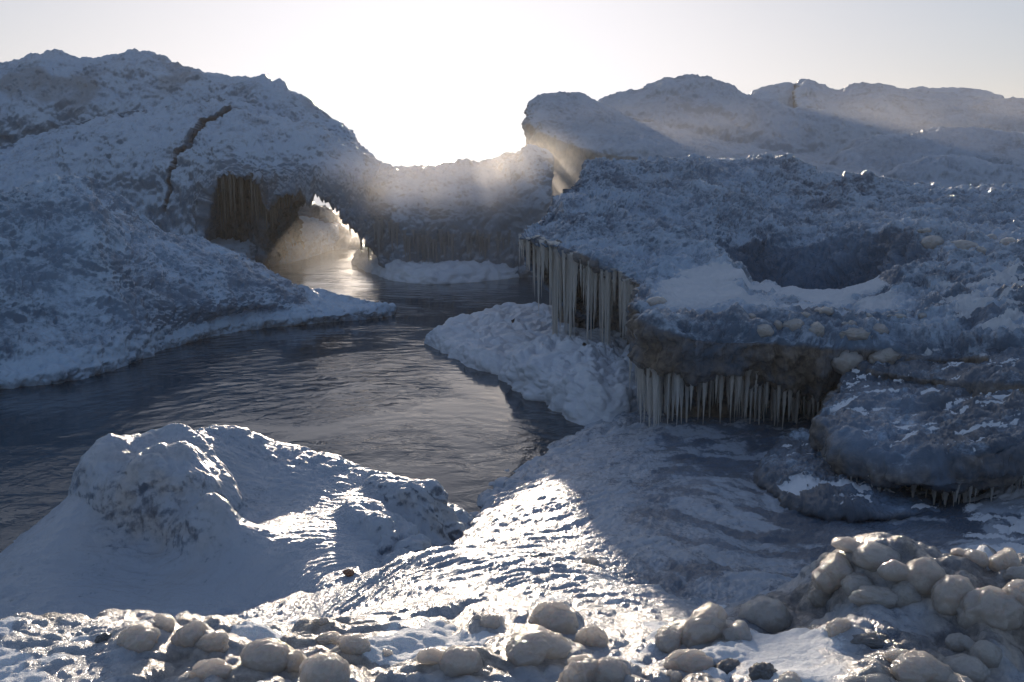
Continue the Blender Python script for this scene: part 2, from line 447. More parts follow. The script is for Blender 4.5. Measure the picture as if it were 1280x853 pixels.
# ------------------------------------------------------------------ shore ground
Gp = []
def gp(px, py, Y): Gp.append(P(px, py, Y))
for a in [(-300, 905, 2.55), (0, 900, 2.55), (400, 905, 2.5), (800, 905, 2.5), (1280, 900, 2.5), (1600, 900, 2.5),
          (0, 853, 2.85), (300, 850, 2.85), (640, 850, 2.85), (900, 850, 2.8), (1280, 850, 2.75),
          (-250, 778, 3.6), (0, 775, 3.6), (70, 769, 3.6), (140, 769, 3.6), (210, 776, 3.5), (290, 787, 3.5), (370, 779, 3.6), (440, 768, 3.8),
          (-200, 800, 4.6), (0, 812, 4.6), (140, 806, 4.6), (280, 822, 4.5), (370, 800, 4.7),
          (520, 742, 4.25), (620, 742, 4.1), (700, 762, 3.75), (600, 800, 3.25), (450, 800, 3.3), (760, 770, 3.8), (690, 800, 3.3),
          (480, 712, 5.1), (560, 690, 5.7), (650, 690, 5.25), (750, 700, 4.95), (820, 745, 4.25),
          (615, 645, 7.6), (660, 650, 6.5), (700, 615, 7.2), (800, 620, 6.9), (645, 595, 9.0), (700, 560, 9.9), (755, 536, 10.8), (790, 518, 11.6),
          (740, 640, 6.5), (860, 700, 5.35), (900, 640, 6.7), (850, 580, 8.3), (950, 560, 9.0), (1000, 700, 5.9), (960, 735, 4.9),
          (1100, 660, 6.75), (1230, 650, 6.75), (1400, 650, 6.5), (1180, 685, 5.9),
          (780, 803, 3.3), (830, 786, 3.45), (900, 778, 3.5), (960, 776, 3.5), (1005, 760, 3.5),
          (860, 762, 4.3), (940, 765, 4.3),
          (1040, 705, 3.6), (1080, 692, 3.6), (1180, 700, 3.55), (1280, 698, 3.5), (1450, 695, 3.5), (1700, 695, 3.5),
          (1060, 770, 3.15), (1180, 785, 3.05), (1280, 780, 3.0), (1450, 780, 3.0)]:
    gp(*a)
for a in [(1040, 4.5, .8), (1200, 4.5, .8), (1400, 4.5, .85), (1100, 8.0, .42), (1300, 8.0, .5), (1280, 10, .5), (1000, 11, .3), (1300, 13, .4), (900, 13, .1),
          (400, 6.8, -.25), (300, 6.2, .0), (150, 6.0, -.1), (0, 6.0, -.2), (-200, 6.0, -.3), (100, 7.5, -.5), (400, 8.5, -.6), (520, 9, -.5), (600, 11, -.5), (700, 13, -.5), (0, 9, -.7), (300, 12, -.8), (-300, 9, -.7), (780, 14, -.4)]:
    Gp.append(PZ(*a))
for x in (-2, 0, 2.2): Gp.append(np.array([x, 1.2, 1.5]))
for q in ((4.2, 2.0, 1.5), (4.4, 3.6, 1.62), (5.2, 6.5, .8), (7, 11, .5), (-4.2, 2.0, 1.5), (-4.4, 3.6, 1.5), (-6, 6.5, .0)): Gp.append(np.array(q))
gf = tps(Gp, 3e-4)

def ground_disp(p, n):
    px, py = project(p)
    Y = p[:, 1]
    crest = 1 - sm(3.6, 4.4, Y)                                     # the rim we stand on
    right = sm(1000, 1050, px) * crest
    smooth_snow = crest * sm(900, 960, px) * (1 - sm(1010, 1090, px)) * sm(785, 800, py)
    s = p
    d = 0.07 * fbm(s * 0.8, 3) * (1 - crest * .6)
    wv = np.stack([perlin(s * 1.1 + 3), perlin(s * 1.1 + 31), perlin(s * 1.1 + 57)], 1)
    w = s + wv * 0.35
    # runnels and shelves of refrozen wash, following the slope to the water
    q = np.stack([w[:, 0] * 0.8 + w[:, 1] * 0.6, w[:, 1] * 1.0 - w[:, 0] * 0.75, w[:, 2]], 1)
    d = d + (1 - crest) * 0.022 * billow(q * np.array([1.3, 3.4, 3]), 4, .55)
    d = d + (1 - crest) * 0.011 * ridged(q * np.array([5, 17, 12]), 4, .6)
    b = bubbles(w * np.array([5.5, 5.5, 5.5]), 0.3, 0.8)
    b2 = bubbles(w * 13.0 + 5, 0.3, 0.75)
    patch = sm(-0.15, 0.35, fbm(s * 1.2 + 40, 2))
    d = d + crest * (1 - smooth_snow) * (0.075 * b * (0.35 + .65 * patch) + 0.020 * b2 + 0.007 * bubbles(w * 31.0 + 2, .3, .75))
    d = d + right * 0.03 * bubbles(w * 3.2 + 9, 0.4, 0.85)
    d = d + (1 - crest) * 0.010 * b2 * sm(0.0, 0.5, fbm(s * 0.9 + 12, 2))
    # lumpy kerb of ice along the water
    k = (1 - sm(0.05, 0.30, p[:, 2])) * sm(-0.25, 0.0, p[:, 2])
    d = d + k * (0.09 * b + 0.04)
    d = d + 0.004 * fbm(s * 22, 3)
    fr = np.where(Y > 4.4, -0.06, 0.0) - .30 * sm(740, 860, px) * sm(4.4, 5.0, Y) * sm(-.3, .35, fbm(w * np.array([1.5, 2.4, 2]) + 31, 5, .6)) - 0.40 * sm(960, 1060, px) * sm(4.4, 5.2, Y) * sm(.0, .3, .35 + fbm(s * 1.4 + 3, 3))
    fr = fr - .35 * crest * sm(820, 1000, px) * sm(-.3, .3, fbm(s * 2.2 + 5, 3)) * (1 - smooth_snow)
    snow = np.maximum(smooth_snow * sm(-.4, 0, fbm(s * 3 + 2, 3)), sm(1180, 1235, px) * sm(5.0, 5.6, Y) * (1 - sm(7.2, 7.6, Y)) * sm(-.25, .25, fbm(s * np.array([1.6, 2.5, 2]) + 88, 5, .65) + .35 * sm(1200, 1280, px) - .1))
    snow = np.maximum(snow, crest * sm(.28, .45, fbm(s * 2.6 + 61, 3)) * .9)
    fr = fr + 0.6 * smooth_snow + 0.55 * sm(1190, 1240, px) * sm(5.0, 5.6, Y) * (1 - sm(7.2, 7.6, Y))
    sandm = crest * (0.30 + .6 * patch) * (1 - smooth_snow)
    sw = swells(p); d = d + sw; sandm = np.maximum(sandm, sm(.004, .03, sw) * .95)
    return p + n * d[:, None], {"frost": fr, "sand": sandm * (1 - snow), "snow": snow}
GR1, GR2, GR3, GR4 = "glazed lumps along the near rim", "glazed lumps in the heap on the rim", "rounded knobs on the edge of the icicle shelf", "lumps on the far side of the shelf hollow"
LUMPS = [
 # near rim, left to right
 (168, 790, 66, 40, "long tilted milky lump with a dark brownish lump touching its left end", GR1, 3, -.35),
 (240, 786, 52, 36, "milky lump tucked against the right end of the long tilted one", GR1, 2, -.2),
 (264, 798, 46, 34, "clearer bubbly lump above the left blue snow hollow of the rim", GR1, 6, -.4),
 (204, 776, 42, 24, "flat wet lump on the very crest behind the long tilted one", GR1, 1, 0),
 (330, 813, 62, 44, "pale smooth dome, tallest of the cluster below the crater mound", GR1, 0, -.1),
 (404, 832, 66, 48, "big smooth round lump at the lower front of the cluster below the crater mound", GR1, 0, 0),
 (365, 820, 34, 36, "lump wedged between the tall dome and the big round lump", GR1, 2, .2),
 (262, 831, 52, 38, "grey double lump at the left end of the cluster below the crater mound", GR1, 3, 0),
 (404, 775, 24, 12, "small low lump alone on the rim crest below the crater mound", GR1, 1, 0),
 (410, 795, 42, 18, "flat lump lying behind the big round lump of the cluster", GR1, 4, 0),
 (443, 801, 42, 28, "smooth lump at the right end of the cluster, next to the gritty slope", GR1, 0, .2),
 (425, 832, 26, 34, "narrow lump pressed against the big round lump's right side", GR1, 2, 0),
 (485, 815, 20, 12, "tiny dark-ringed lump alone on the gritty ice", GR1, 1, 0),
 (575, 820, 92, 44, "wide pillow-shaped lump alone in the middle of the near rim", GR1, 1, 0),
 (612, 774, 46, 20, "flat oval lump on the bright slope above the pillow-shaped one", GR1, 1, -.1),
 (691, 762, 60, 48, "knobbly upright lump standing highest in the middle of the rim", GR1, 3, 0),
 (741, 790, 44, 40, "ribbed yellowish lump leaning on the knobbly upright one", GR1, 6, .5),
 (665, 802, 104, 46, "broad grey lump forming the base under the knobbly upright one", GR1, 4, 0),
 (764, 836, 88, 44, "long sloping smooth lump at the bottom edge, right of the broad grey base", GR1, 1, .25),
 (722, 838, 52, 50, "angular grey lump joined to the left of the long sloping one", GR1, 5, 0),
 (881, 779, 80, 48, "peaked lump with a sparkling wet top, left of the ball-shaped one", GR1, 5, -.25),
 (959, 762, 70, 54, "ball-shaped smooth lump standing alone on the rim crest", GR1, 0, 0),
 (926, 786, 44, 34, "lump bridging the peaked lump and the ball-shaped one", GR1, 2, 0),
 (838, 794, 60, 32, "wet lump at the left foot of the peaked one", GR1, 4, -.3),
 (861, 819, 58, 36, "grey lump directly below the peaked one, above blue snow", GR1, 3, .1),
 (846, 844, 26, 20, "small shiny lump at the bottom edge below the peaked one", GR1, 1, 0),
 (990, 848, 44, 24, "small brown-tinted lump at the bottom edge beside the sunlit snow strip", GR1, 2, 0),
 (1050, 779, 36, 24, "small reddish lump between the ball-shaped one and the heap", GR1, 6, 0),
 (740, 700, 24, 20, "small shaded bump alone high on the bright slope", GR1, 1, 0),
 # the heap
 (1101, 691, 104, 34, "long arched lump forming the top of the heap", GR2, 1, .05),
 (1050, 705, 58, 42, "rounded shoulder lump at the upper left corner of the heap", GR2, 2, -.3),
 (1034, 732, 44, 40, "bubbly wet lump on the heap's steep left flank", GR2, 5, 0),
 (1160, 713, 84, 48, "smooth lump overhanging the shaded hollow in the middle of the heap", GR2, 1, .2),
 (1135, 737, 48, 34, "lump under the overhanging one, at the hollow's edge", GR2, 2, 0),
 (1196, 734, 70, 58, "grey lump right of the snow patch hole", GR2, 4, .3),
 (1236, 748, 72, 62, "biggest round lump on the heap's right front", GR2, 3, 0),
 (1222, 694, 48, 22, "low lump on the heap's skyline, left of the last knob", GR2, 1, 0),
 (1263, 695, 42, 34, "last knob on the heap's skyline by the right edge", GR2, 2, 0),
 (1274, 738, 50, 46, "wet lump cut by the right edge of the view, beside the biggest round one", GR2, 5, 0),
 (1277, 714, 36, 26, "small shiny lump just above the one cut by the right edge", GR2, 3, 0),
 (1098, 741, 60, 28, "low wet lump below the shaded hollow", GR2, 6, 0),
 (1076, 728, 62, 30, "flat lump inside the left part of the heap", GR2, 4, .2),
 (1200, 800, 28, 24, "small bright knob standing alone in front of the heap", GR2, 0, 0),
 (1236, 813, 66, 36, "smooth grey lump right of the small bright knob", GR2, 1, .15),
 (1208, 831, 56, 40, "round lump at the right end of the front row", GR2, 0, 0),
 (1150, 832, 90, 36, "long wet lump in the front row left of the round one", GR2, 4, .05),
 (1128, 818, 42, 22, "small wet lump on the back of the long front one", GR2, 3, 0),
 (1097, 849, 64, 16, "flat lump at the bottom edge in front of the long wet one", GR2, 1, 0),
 # the shelf edge
 (955, 407, 24, 20, "left of the two upright knobs on the shelf edge", GR3, 0, 0),
 (973, 402, 20, 14, "tiny knob between the two upright ones on the shelf edge", GR3, 1, 0),
 (994, 401, 28, 20, "knob right of the upright ones on the shelf edge", GR3, 0, 0),
 (1022, 405, 26, 22, "round knob with a snow streak at its left foot on the shelf edge", GR3, 2, 0),
 (1034, 385, 32, 12, "flat knob furthest back on the shelf edge", GR3, 1, 0),
 (1008, 391, 20, 10, "tiny flat knob in front of the furthest one", GR3, 1, 0),
 (1066, 402, 20, 10, "small knob on top of the squat shelf-edge lump", GR3, 1, 0),
 (1070, 411, 40, 18, "squat shelf-edge lump at the head of the dark gully", GR3, 3, 0),
 (1098, 407, 28, 18, "sunlit knob at the right side of the squat lump", GR3, 0, 0),
 (1085, 393, 26, 10, "low knob behind the sunlit one", GR3, 1, 0),
 (1126, 393, 26, 9, "flat knob near the right end of the shelf-edge row", GR3, 1, 0),
 (1154, 392, 11, 9, "tiniest knob, last of the shelf-edge row", GR3, 0, 0),
 (940, 393, 20, 9, "tiny flat knob at the left end of the shelf-edge row", GR3, 1, 0),
 (1066, 440, 46, 36, "dark round lump hanging over the gully below the squat one", GR3, 0, 0),
 (1112, 437, 44, 26, "dark lump right of the round one over the gully", GR3, 2, 0),
 (1138, 455, 52, 22, "dark flat lump lying on the thin snow-dusted slab", GR3, 4, .2),
 (822, 373, 26, 16, "single smooth knob on the left corner of the shelf above the icicles", GR3, 0, 0),
 # beyond the hollow
 (1168, 297, 32, 20, "rounded lump at the left end of the pile beyond the hollow", GR4, 0, 0),
 (1202, 302, 42, 24, "biggest lump of the pile beyond the hollow", GR4, 3, 0),
 (1240, 294, 26, 16, "upper lump of the pile beyond the hollow", GR4, 2, 0),
 (1262, 299, 22, 16, "lump by the right edge in the pile beyond the hollow", GR4, 0, 0),
 (1226, 309, 18, 14, "small square lump low in the pile beyond the hollow", GR4, 6, 0),
 (1160, 286, 20, 9, "tiny lump on the crest above the hollow", GR4, 1, 0),
]
def ground_hit(f, px, py, y0=2.2, y1=12):
    """where the sight line first meets the height surface"""
    Y = np.linspace(y0, y1, 1500); d = ray(px, py); t = Y / d[1]; X = d[0] * t; z = CAMZ + d[2] * t
    g = f(X, Y); k = np.argmax(z < g); return X[k], Y[k]
SW = []
for px, py, wp, hp, lab, gr, me, tl in LUMPS:
    if gr in (GR1, GR2):
        x, y = ground_hit(gf, px, py + hp * .3); SW.append((x, y, wp * .5 * y / F))
def swells(p):
    out = np.zeros(len(p))
    for x, y, a in SW:
        m = (np.abs(p[:, 0] - x) < 3 * a) & (np.abs(p[:, 1] - y) < 3 * a)
        r2 = ((p[m, 0] - x) ** 2 + (p[m, 1] - y) ** 2) / (a * a * 1.9)
        out[m] = np.maximum(out[m], .6 * a * np.exp(-r2))
    return out
G = height_sheet("ground", gf, -260, 1640, 1.25, 14.5, 1150, 820, M_ground, ground_disp)
tag(G.o, kind="structure")
for a_, b_ in ((1628, 2900), (-1500, -248)):           # the same ground carried on to both sides
    tag(height_sheet("ground", gf, a_, b_, 1.25, 11.0, 420, 420, M_ground, ground_disp).o, kind="structure")
# snow and ice apron under and behind the viewpoint
def back_disp(p, n, u=None, v=None): return 0.03 * fbm(p * 1.5, 3) 
apr = loft("snow_field", [[np.array([x, y, 1.46 - 0.02 * abs(x)]) for y in (-12, -6, -1, 1.6)] for x in (-9, -3, 0, 3, 9)], 90, 120, M_fore, back_disp)
tag(apr.o, kind="structure")

# ------------------------------------------------------------------ crater mound at the water
Fp = [P(*a) for a in [(-120, 745, 6.9), (0, 700, 7.3), (60, 652, 7.7), (100, 634, 7.6), (124, 600, 7.35), (140, 580, 7.2), (178, 556, 7.2), (235, 553, 7.2),
      (250, 549, 7.6), (265, 540, 8.0), (298, 539, 8.1), (330, 548, 8.15), (400, 564, 8.15), (450, 581, 8.1), (500, 601, 8.0), (525, 613, 7.8),
      (190, 590, 6.8), (232, 607, 6.65), (268, 636, 6.5), (200, 640, 6.45), (140, 640, 6.7), (110, 690, 6.35), (180, 722, 6.15), (258, 696, 6.2), (288, 655, 6.65),
      (285, 600, 7.35), (340, 590, 7.65), (300, 565, 7.8), (350, 650, 6.85), (400, 600, 7.6), (440, 625, 7.2), (400, 700, 6.15), (460, 655, 6.75),
      (300, 720, 6.0), (200, 765, 5.6), (60, 745, 5.9), (0, 775, 5.7), (450, 735, 5.65), (340, 775, 5.55),
      (470, 616, 7.45), (485, 606, 7.75), (545, 622, 7.6), (545, 652, 7.1), (508, 662, 6.85), (480, 690, 6.3), (560, 642, 7.6), (590, 657, 7.75), (570, 685, 7.1), (530, 695, 6.5), (500, 722, 5.9)]]
Fp += [PZ(*a) for a in [(-150, 7.9, -.3), (40, 8.4, -.35), (150, 8.6, -.35), (260, 9.2, -.35), (370, 9.3, -.35), (470, 9.1, -.35), (560, 8.7, -.35), (630, 8.3, -.4), (640, 7.2, -.3), (600, 6.4, -.1),
      (0, 4.6, .35), (200, 4.4, .4), (400, 4.5, .35), (530, 5.0, .2), (-200, 5.5, .1)]]
for k in (6, 7, 16, 17, 19): Fp[k][2] -= .26
ff0 = tps(Fp, 1e-5)
def cap(x, y, ax, ay, bx, by, r, h, e=.55):
    t = np.clip(((x - ax) * (bx - ax) + (y - ay) * (by - ay)) / ((bx - ax) ** 2 + (by - ay) ** 2 + 1e-9), 0, 1)
    q = np.hypot(x - ax - t * (bx - ax), y - ay - t * (by - ay)) / r
    return h * (1 - sm(e, 1.0, q)) * (1 - .25 * np.minimum(q, 1) ** 2)
def ff(x, y):
    wx = .06 * np.sin(y * 5 + x * 3); wy = .06 * np.sin(x * 6)
    x_, y_ = x + wx, y + wy
    return (ff0(x, y) + cap(x_, y_, -2.86, 7.22, -2.42, 6.92, .46, .24, .66) + cap(x_, y_, -2.45, 6.85, -2.12, 6.52, .34, .11, .5) + cap(x_, y_, -2.52, 8.0, -2.28, 8.1, .24, .03)
            + cap(x_, y_, -.95, 7.55, -.70, 7.35, .26, .09) + cap(x_, y_, -1.05, 6.85, -.80, 6.7, .30, .10) + cap(x_, y_, -.55, 7.3, -.35, 7.6, .30, .10))
def mound_disp(p, n):
    px, py = project(p); s = p
    knob = np.exp(-(((px - 195) / 75) ** 2 + ((py - 625) / 70) ** 2) * 0.9)
    rim = np.exp(-(((p[:, 1] - 8.05) / 0.42) ** 2)) * sm(120, 150, px)
    lobe = sm(440, 480, px) * sm(590, 605, py) * (1 - sm(700, 730, py))
    rough = np.clip(knob + rim * .9 + lobe, 0, 1)
    wv = np.stack([perlin(s * 1.1 + 3), perlin(s * 1.1 + 31), perlin(s * 1.1 + 57)], 1); w = s + wv * 0.3
    d = 0.02 * fbm(s * 0.9, 3) + 0.014 * billow(w * np.array([2.2, 3.4, 3]), 3) * (1 - rough * .3)
    d = d + rough * (0.055 * bubbles(w * 4.2, .3, .8) + 0.030 * bubbles(w * 10 + 4, .3, .7) + 0.02 * ridged(w * 9, 3))
    d = d + (1 - rough) * 0.006 * ridged(w * np.array([4, 14, 10]), 3) + 0.003 * fbm(s * 24, 3)
    d = d + lobe * 0.10 * bubbles(w * 1.9 + 3.3, .4, .8)
    steep = 1 - sm(0.3, 0.75, n[:, 2])
    d = d + steep * 0.02 * ridged(s * np.array([11, 11, 1.5]), 2)
    fr = 0.08 - 0.05 * knob - .05 * rough
    sand = 0.7 * knob * sm(-.5, .3, fbm(s * 3, 3)) + 0.3 * lobe * sm(.2, .6, steep)
    return p + n * d[:, None], {"frost": fr, "sand": sand}
g = height_sheet("ice_mound", ff, -170, 660, 4.35, 9.4, 860, 700, M_ground, mound_disp)
thing("crater", "ice_mound", "glazed white ice mound with a hollow crater and a knobbly brownish hump, beside the water", "ice mound", g)

# ------------------------------------------------------------------ left mound sloping into the water
def colB(pxc, cr, m1, m2, m3, wl, Yb):
    """crest, three face points, waterline px/py"""
    W = Z(wl[0], wl[1], 0.0)
    up = W + np.array([-.02, .12, .24]); nose = W + np.array([0, -.04, .13]); un = W + np.array([0, .25, -.25])
    b = cr + np.array([0, 1.6, -1.0]); b2 = cr + np.array([0, 3.2, -cr[2] - .4])
    return [b2, b, cr, m1, m2, m3, up, nose, un]
Bc = [colB(0, P(-420, 330, 14), P(-420, 400, 12.5), P(-400, 450, 11.5), P(-380, 520, 10.3), (-380, 590), 0),
      colB(0, P(-150, 272, 15), P(-150, 330, 13.8), P(-150, 390, 12.8), P(-150, 450, 12.1), (-150, 520), 0),
      colB(0, P(-10, 244, 16), P(-10, 300, 15), P(0, 360, 14.2), P(0, 420, 13.5), (0, 487), 0),
      colB(0, P(60, 226, 17), P(60, 290, 15.8), P(70, 350, 15), P(75, 412, 14.2), (80, 478), 0),
      colB(0, P(108, 221, 17.4), P(120, 285, 16.1), P(130, 345, 15.4), P(140, 400, 14.8), (150, 461), 0),
      colB(0, P(135, 240, 17.8), P(160, 300, 16.7), P(180, 350, 16.1), P(195, 388, 15.8), (205, 438), 0),
      colB(0, P(168, 270, 18.3), P(205, 318, 17.3), P(225, 355, 16.8), P(240, 385, 16.5), (250, 426), 0),
      colB(0, P(215, 291, 18.8), P(250, 330, 17.8), P(270, 358, 17.4), P(285, 382, 17.2), (300, 414), 0),
      colB(0, P(262, 300, 19.3), P(300, 335, 18.6), P(325, 358, 18.1), P(340, 378, 17.9), (350, 409), 0),
      colB(0, P(325, 331, 19.8), P(345, 350, 19.3), P(365, 366, 18.8), P(380, 380, 18.5), (400, 405), 0),
      colB(0, P(372, 357, 20.2), P(390, 366, 19.8), P(410, 376, 19.4), P(430, 384, 19.0), (450, 401), 0),
      colB(0, P(440, 374, 20.0), P(447, 377, 19.8), P(455, 381, 19.5), P(468, 385, 19.2), (482, 397), 0)]
tip = Z(494, 389, 0.05); Bc.append([tip + np.array([0.0, .2, -.15])] * 3 + [tip] * 3 + [tip + np.array([.0, -.03, .05]), tip + np.array([.0, -.1, -.03]), tip + np.array([0, 0, -.3])])
def dispB(p, n, u, v):
    d = relief(p, n, .16, .075, .032, 1.0, knob=0.03, kf=5, seed=2.0)
    k = sm(0.42, .25, p[:, 2]) * sm(0.45, 0.7, v)
    d = d * (1 - .6 * k) + k * (0.10 * bubbles(p * 4.2, .3, .8) + .05 * bubbles(p * 9, .3, .8))
    d = d * (1 - 0.8 * sm(.985, 1, u))
    return p + n * d[:, None], {"frost": 0.30 * k - .05}
thing("left", "ice_mound", "broad blue grey ice slope in shade, tapering to a point in the dark water", "ice mound",
      loft("ice_mound", Bc, 900, 520, M_mound, dispB))

# ------------------------------------------------------------------ back hill on the left
def ridge_cols(crest, Yf, zf, drop=2.0, back=4.0, mids=((0.35, 0.12), (0.7, 0.45))):
    """crest: (px, py, Y); foot of the front face at distance Yf and height zf"""
    out = []
    for i, (px, py, Y) in enumerate(crest):
        c = P(px, py, Y); yf = Yf[i] if isinstance(Yf, (list, tuple)) else Yf
        foot = PZ(px, yf, zf)
        col = [c + np.array([0, back, -c[2] - .5]), c + np.array([0, back * .5, -drop * .4]), c]
        for a, b in mids:
            q = c + (foot - c) * a; q[2] = c[2] + (foot[2] - c[2]) * b; col.append(q)
        col.append(foot); col.append(foot + np.array([0, .1, -1.5])); out.append(col)
    return out
def endcap(col, dx, fac=0.5):
    """closes a loft: the last column pulled in towards its own middle and pushed sideways"""
    c = np.array(col); m = c.mean(0); m[2] = c[:, 2].min() * .6 + m[2] * .4
    return [m + (q - m) * fac + np.array([dx, 0, 0]) for q in c]

hill = [(-500, 120, 36), (-300, 105, 36), (-120, 90, 36), (0, 80, 35), (35, 73, 35), (70, 67, 35), (100, 72, 35), (135, 68, 35), (180, 64, 35), (210, 75, 35), (250, 88, 34.5), (300, 97, 34), (345, 106, 33.5), (364, 120, 33), (400, 140, 32.5), (430, 157, 32), (441, 170, 31.5)]
hc = ridge_cols(hill, 32.2, 3.9, mids=((0.3, 0.10), (0.65, 0.42)))
for i, (px, py, Y) in enumerate(hill):
    if px >= 300:                                   # here the hill is the back of the bridge, carried clear of the water
        k = sm(290, 350, px); c = hc[i][2]
        hc[i][0] = c + np.array([0, 2.2, (2.55 - c[2]) * k + (-c[2] - .5) * (1 - k)])
        hc[i][1] = c + np.array([0, 1.4, -.5])
        f = PZ(px, 30.9 * k + 32.2 * (1 - k), min(c[2] - .3, 3.1) * k + 3.9 * (1 - k))
        for j, (a_, b_) in enumerate(((.3, .1), (.65, .42))):
            q = c + (f - c) * a_; q[2] = c[2] + (f[2] - c[2]) * b_; hc[i][3 + j] = q
        hc[i][5] = f; hc[i][6] = f + np.array([0, .2, -.55 * k - 1.5 * (1 - k)])
hc.append(endcap(hc[-1], .35, .3))
def dispH(p, n, u, v):
    d = relief(p, n, .16, .11, .045, .6, knob=.06, kf=3.0, strata=.06, seed=5)
    d = d * (1 - .7 * sm(.97, 1, u))
    return p + n * d[:, None], {"frost": 0 * d, "sand": .5 * sm(.1, .5, fbm(p * .5 + 9, 3))}
thing("hill", "ice_ridge", "tallest ice ridge, a long rough blue grey crest against the sky behind the arch", "ice ridge",
      loft("ice_ridge", hc, 900, 420, M_ridge, dispH, centre=True, closed=True))

# ------------------------------------------------------------------ arch, saddle and front slab
def colA(cr, f1, f2, lip, Yth=4.5, lz=None):
    """closed ring: crest, two face points, front lip, ceiling, back lip, back face"""
    l = lip
    inn = l + np.array([0, .45, .12]); mid = l + np.array([0, Yth * .5, .25]); bl = l + np.array([0, Yth, -.05])
    bf = np.array([bl[0], bl[1] + .6, (cr[2] + bl[2]) / 2])
    return [cr, f1, f2, l, inn, mid, bl, bf]
Ac = [colA(P(-500, 240, 30), P(-500, 260, 28), P(-500, 320, 26.5), PZ(-500, 26, -.5)),
      colA(P(-200, 215, 31), P(-200, 235, 29), P(-200, 300, 27), PZ(-200, 26.3, -.5)),
      colA(P(0, 182, 31), P(0, 200, 29.5), P(0, 250, 27.4), PZ(0, 26.5, -.5)),
      colA(P(60, 165, 31), P(60, 186, 29.5), P(60, 245, 27.4), PZ(60, 26.5, -.5)),
      colA(P(115, 147, 31), P(115, 170, 29.3), P(120, 225, 27.4), PZ(125, 26.3, -.5)),
      colA(P(165, 137, 31), P(165, 160, 29), P(165, 215, 27.2), PZ(165, 26.2, -.5)),
      colA(P(205, 132, 31), P(205, 160, 28.8), P(205, 215, 27.0), PZ(205, 26.2, -.5)),
      colA(P(238, 127, 31), P(238, 160, 28.6), P(236, 205, 26.9), PZ(236, 26.2, -.3)),
      colA(P(262, 124, 30.8), P(262, 155, 28.6), P(262, 195, 26.9), P(262, 238, 26.4)),
      colA(P(290, 124, 30.6), P(290, 150, 28.6), P(290, 185, 26.9), P(288, 218, 26.4)),
      colA(P(315, 134, 30.4), P(315, 158, 28.4), P(315, 190, 26.9), P(315, 222, 26.4)),
      colA(P(332, 139, 30.2), P(334, 162, 28.3), P(336, 205, 26.8), P(336, 262, 26.6)),
      colA(P(350, 144, 30.1), P(352, 168, 28.2), P(354, 210, 26.8), P(354, 242, 26.4)),
      colA(P(385, 153, 30.0), P(385, 178, 28.0), P(385, 215, 26.6), P(385, 246, 26.3)),
      colA(P(410, 163, 29.9), P(410, 190, 27.9), P(410, 222, 26.5), P(408, 250, 26.2)),
      colA(P(430, 172, 29.8), P(432, 200, 27.8), P(432, 235, 26.4), P(428, 266, 26.1)),
      colA(P(450, 183, 29.6), P(450, 210, 27.6), P(450, 250, 26.2), P(446, 290, 26.0)),
      colA(P(468, 196, 29.4), P(468, 222, 27.4), P(466, 262, 26.1), P(462, 306, 25.9)),
      colA(P(485, 205, 29.2), P(485, 230, 27.2), P(484, 270, 26.0), PZ(482, 25.9, .2)),
      colA(P(510, 207, 29), P(512, 232, 27.2), P(515, 270, 26.0), PZ(515, 25.8, -.1)),
      colA(P(560, 206, 29), P(560, 232, 27.3), P(560, 270, 26.0), PZ(560, 25.7, -.2)),
      colA(P(610, 202, 29), P(612, 228, 27.5), P(615, 268, 26.1), PZ(615, 25.7, -.2)),
      colA(P(645, 192, 28.6), P(648, 214, 27.3), P(650, 262, 26.1), PZ(650, 25.7, -.2)),
      colA(P(665, 187, 28.2), P(668, 208, 27.2), P(670, 260, 26.2), PZ(670, 25.8, -.2)),
      colA(P(680, 190, 28), P(683, 212, 27.3), P(684, 262, 26.5), PZ(684, 26.2, -.2))]
Ac.append(endcap(Ac[-1], .12, .55)); Ac[-1][0][2] -= .25
Ac = [ [c for c in col] for col in Ac]
crack = np.array([P(x, y, Yc) for x, y, Yc in [(302, 136, 30), (285, 143, 29.8), (266, 150, 29.3), (254, 158, 28.9), (247, 172, 28.4), (237, 183, 28.0), (224, 195, 27.5), (219, 210, 27.1), (214, 228, 26.9), (213, 245, 26.7), (207, 262, 26.5)]])
cpx, cpy = project(crack)
def seg_dist(px, py, ax, ay):
    best = np.full(len(px), 1e9); tt = np.zeros(len(px))
    for i in range(len(ax) - 1):
        dx, dy = ax[i + 1] - ax[i], ay[i + 1] - ay[i]; L = dx * dx + dy * dy
        t = np.clip(((px - ax[i]) * dx + (py - ay[i]) * dy) / L, 0, 1)
        d = np.hypot(px - ax[i] - t * dx, py - ay[i] - t * dy)
        m = d < best; best = np.where(m, d, best); tt = np.where(m, (i + t) / (len(ax) - 1), tt)
    return best, tt
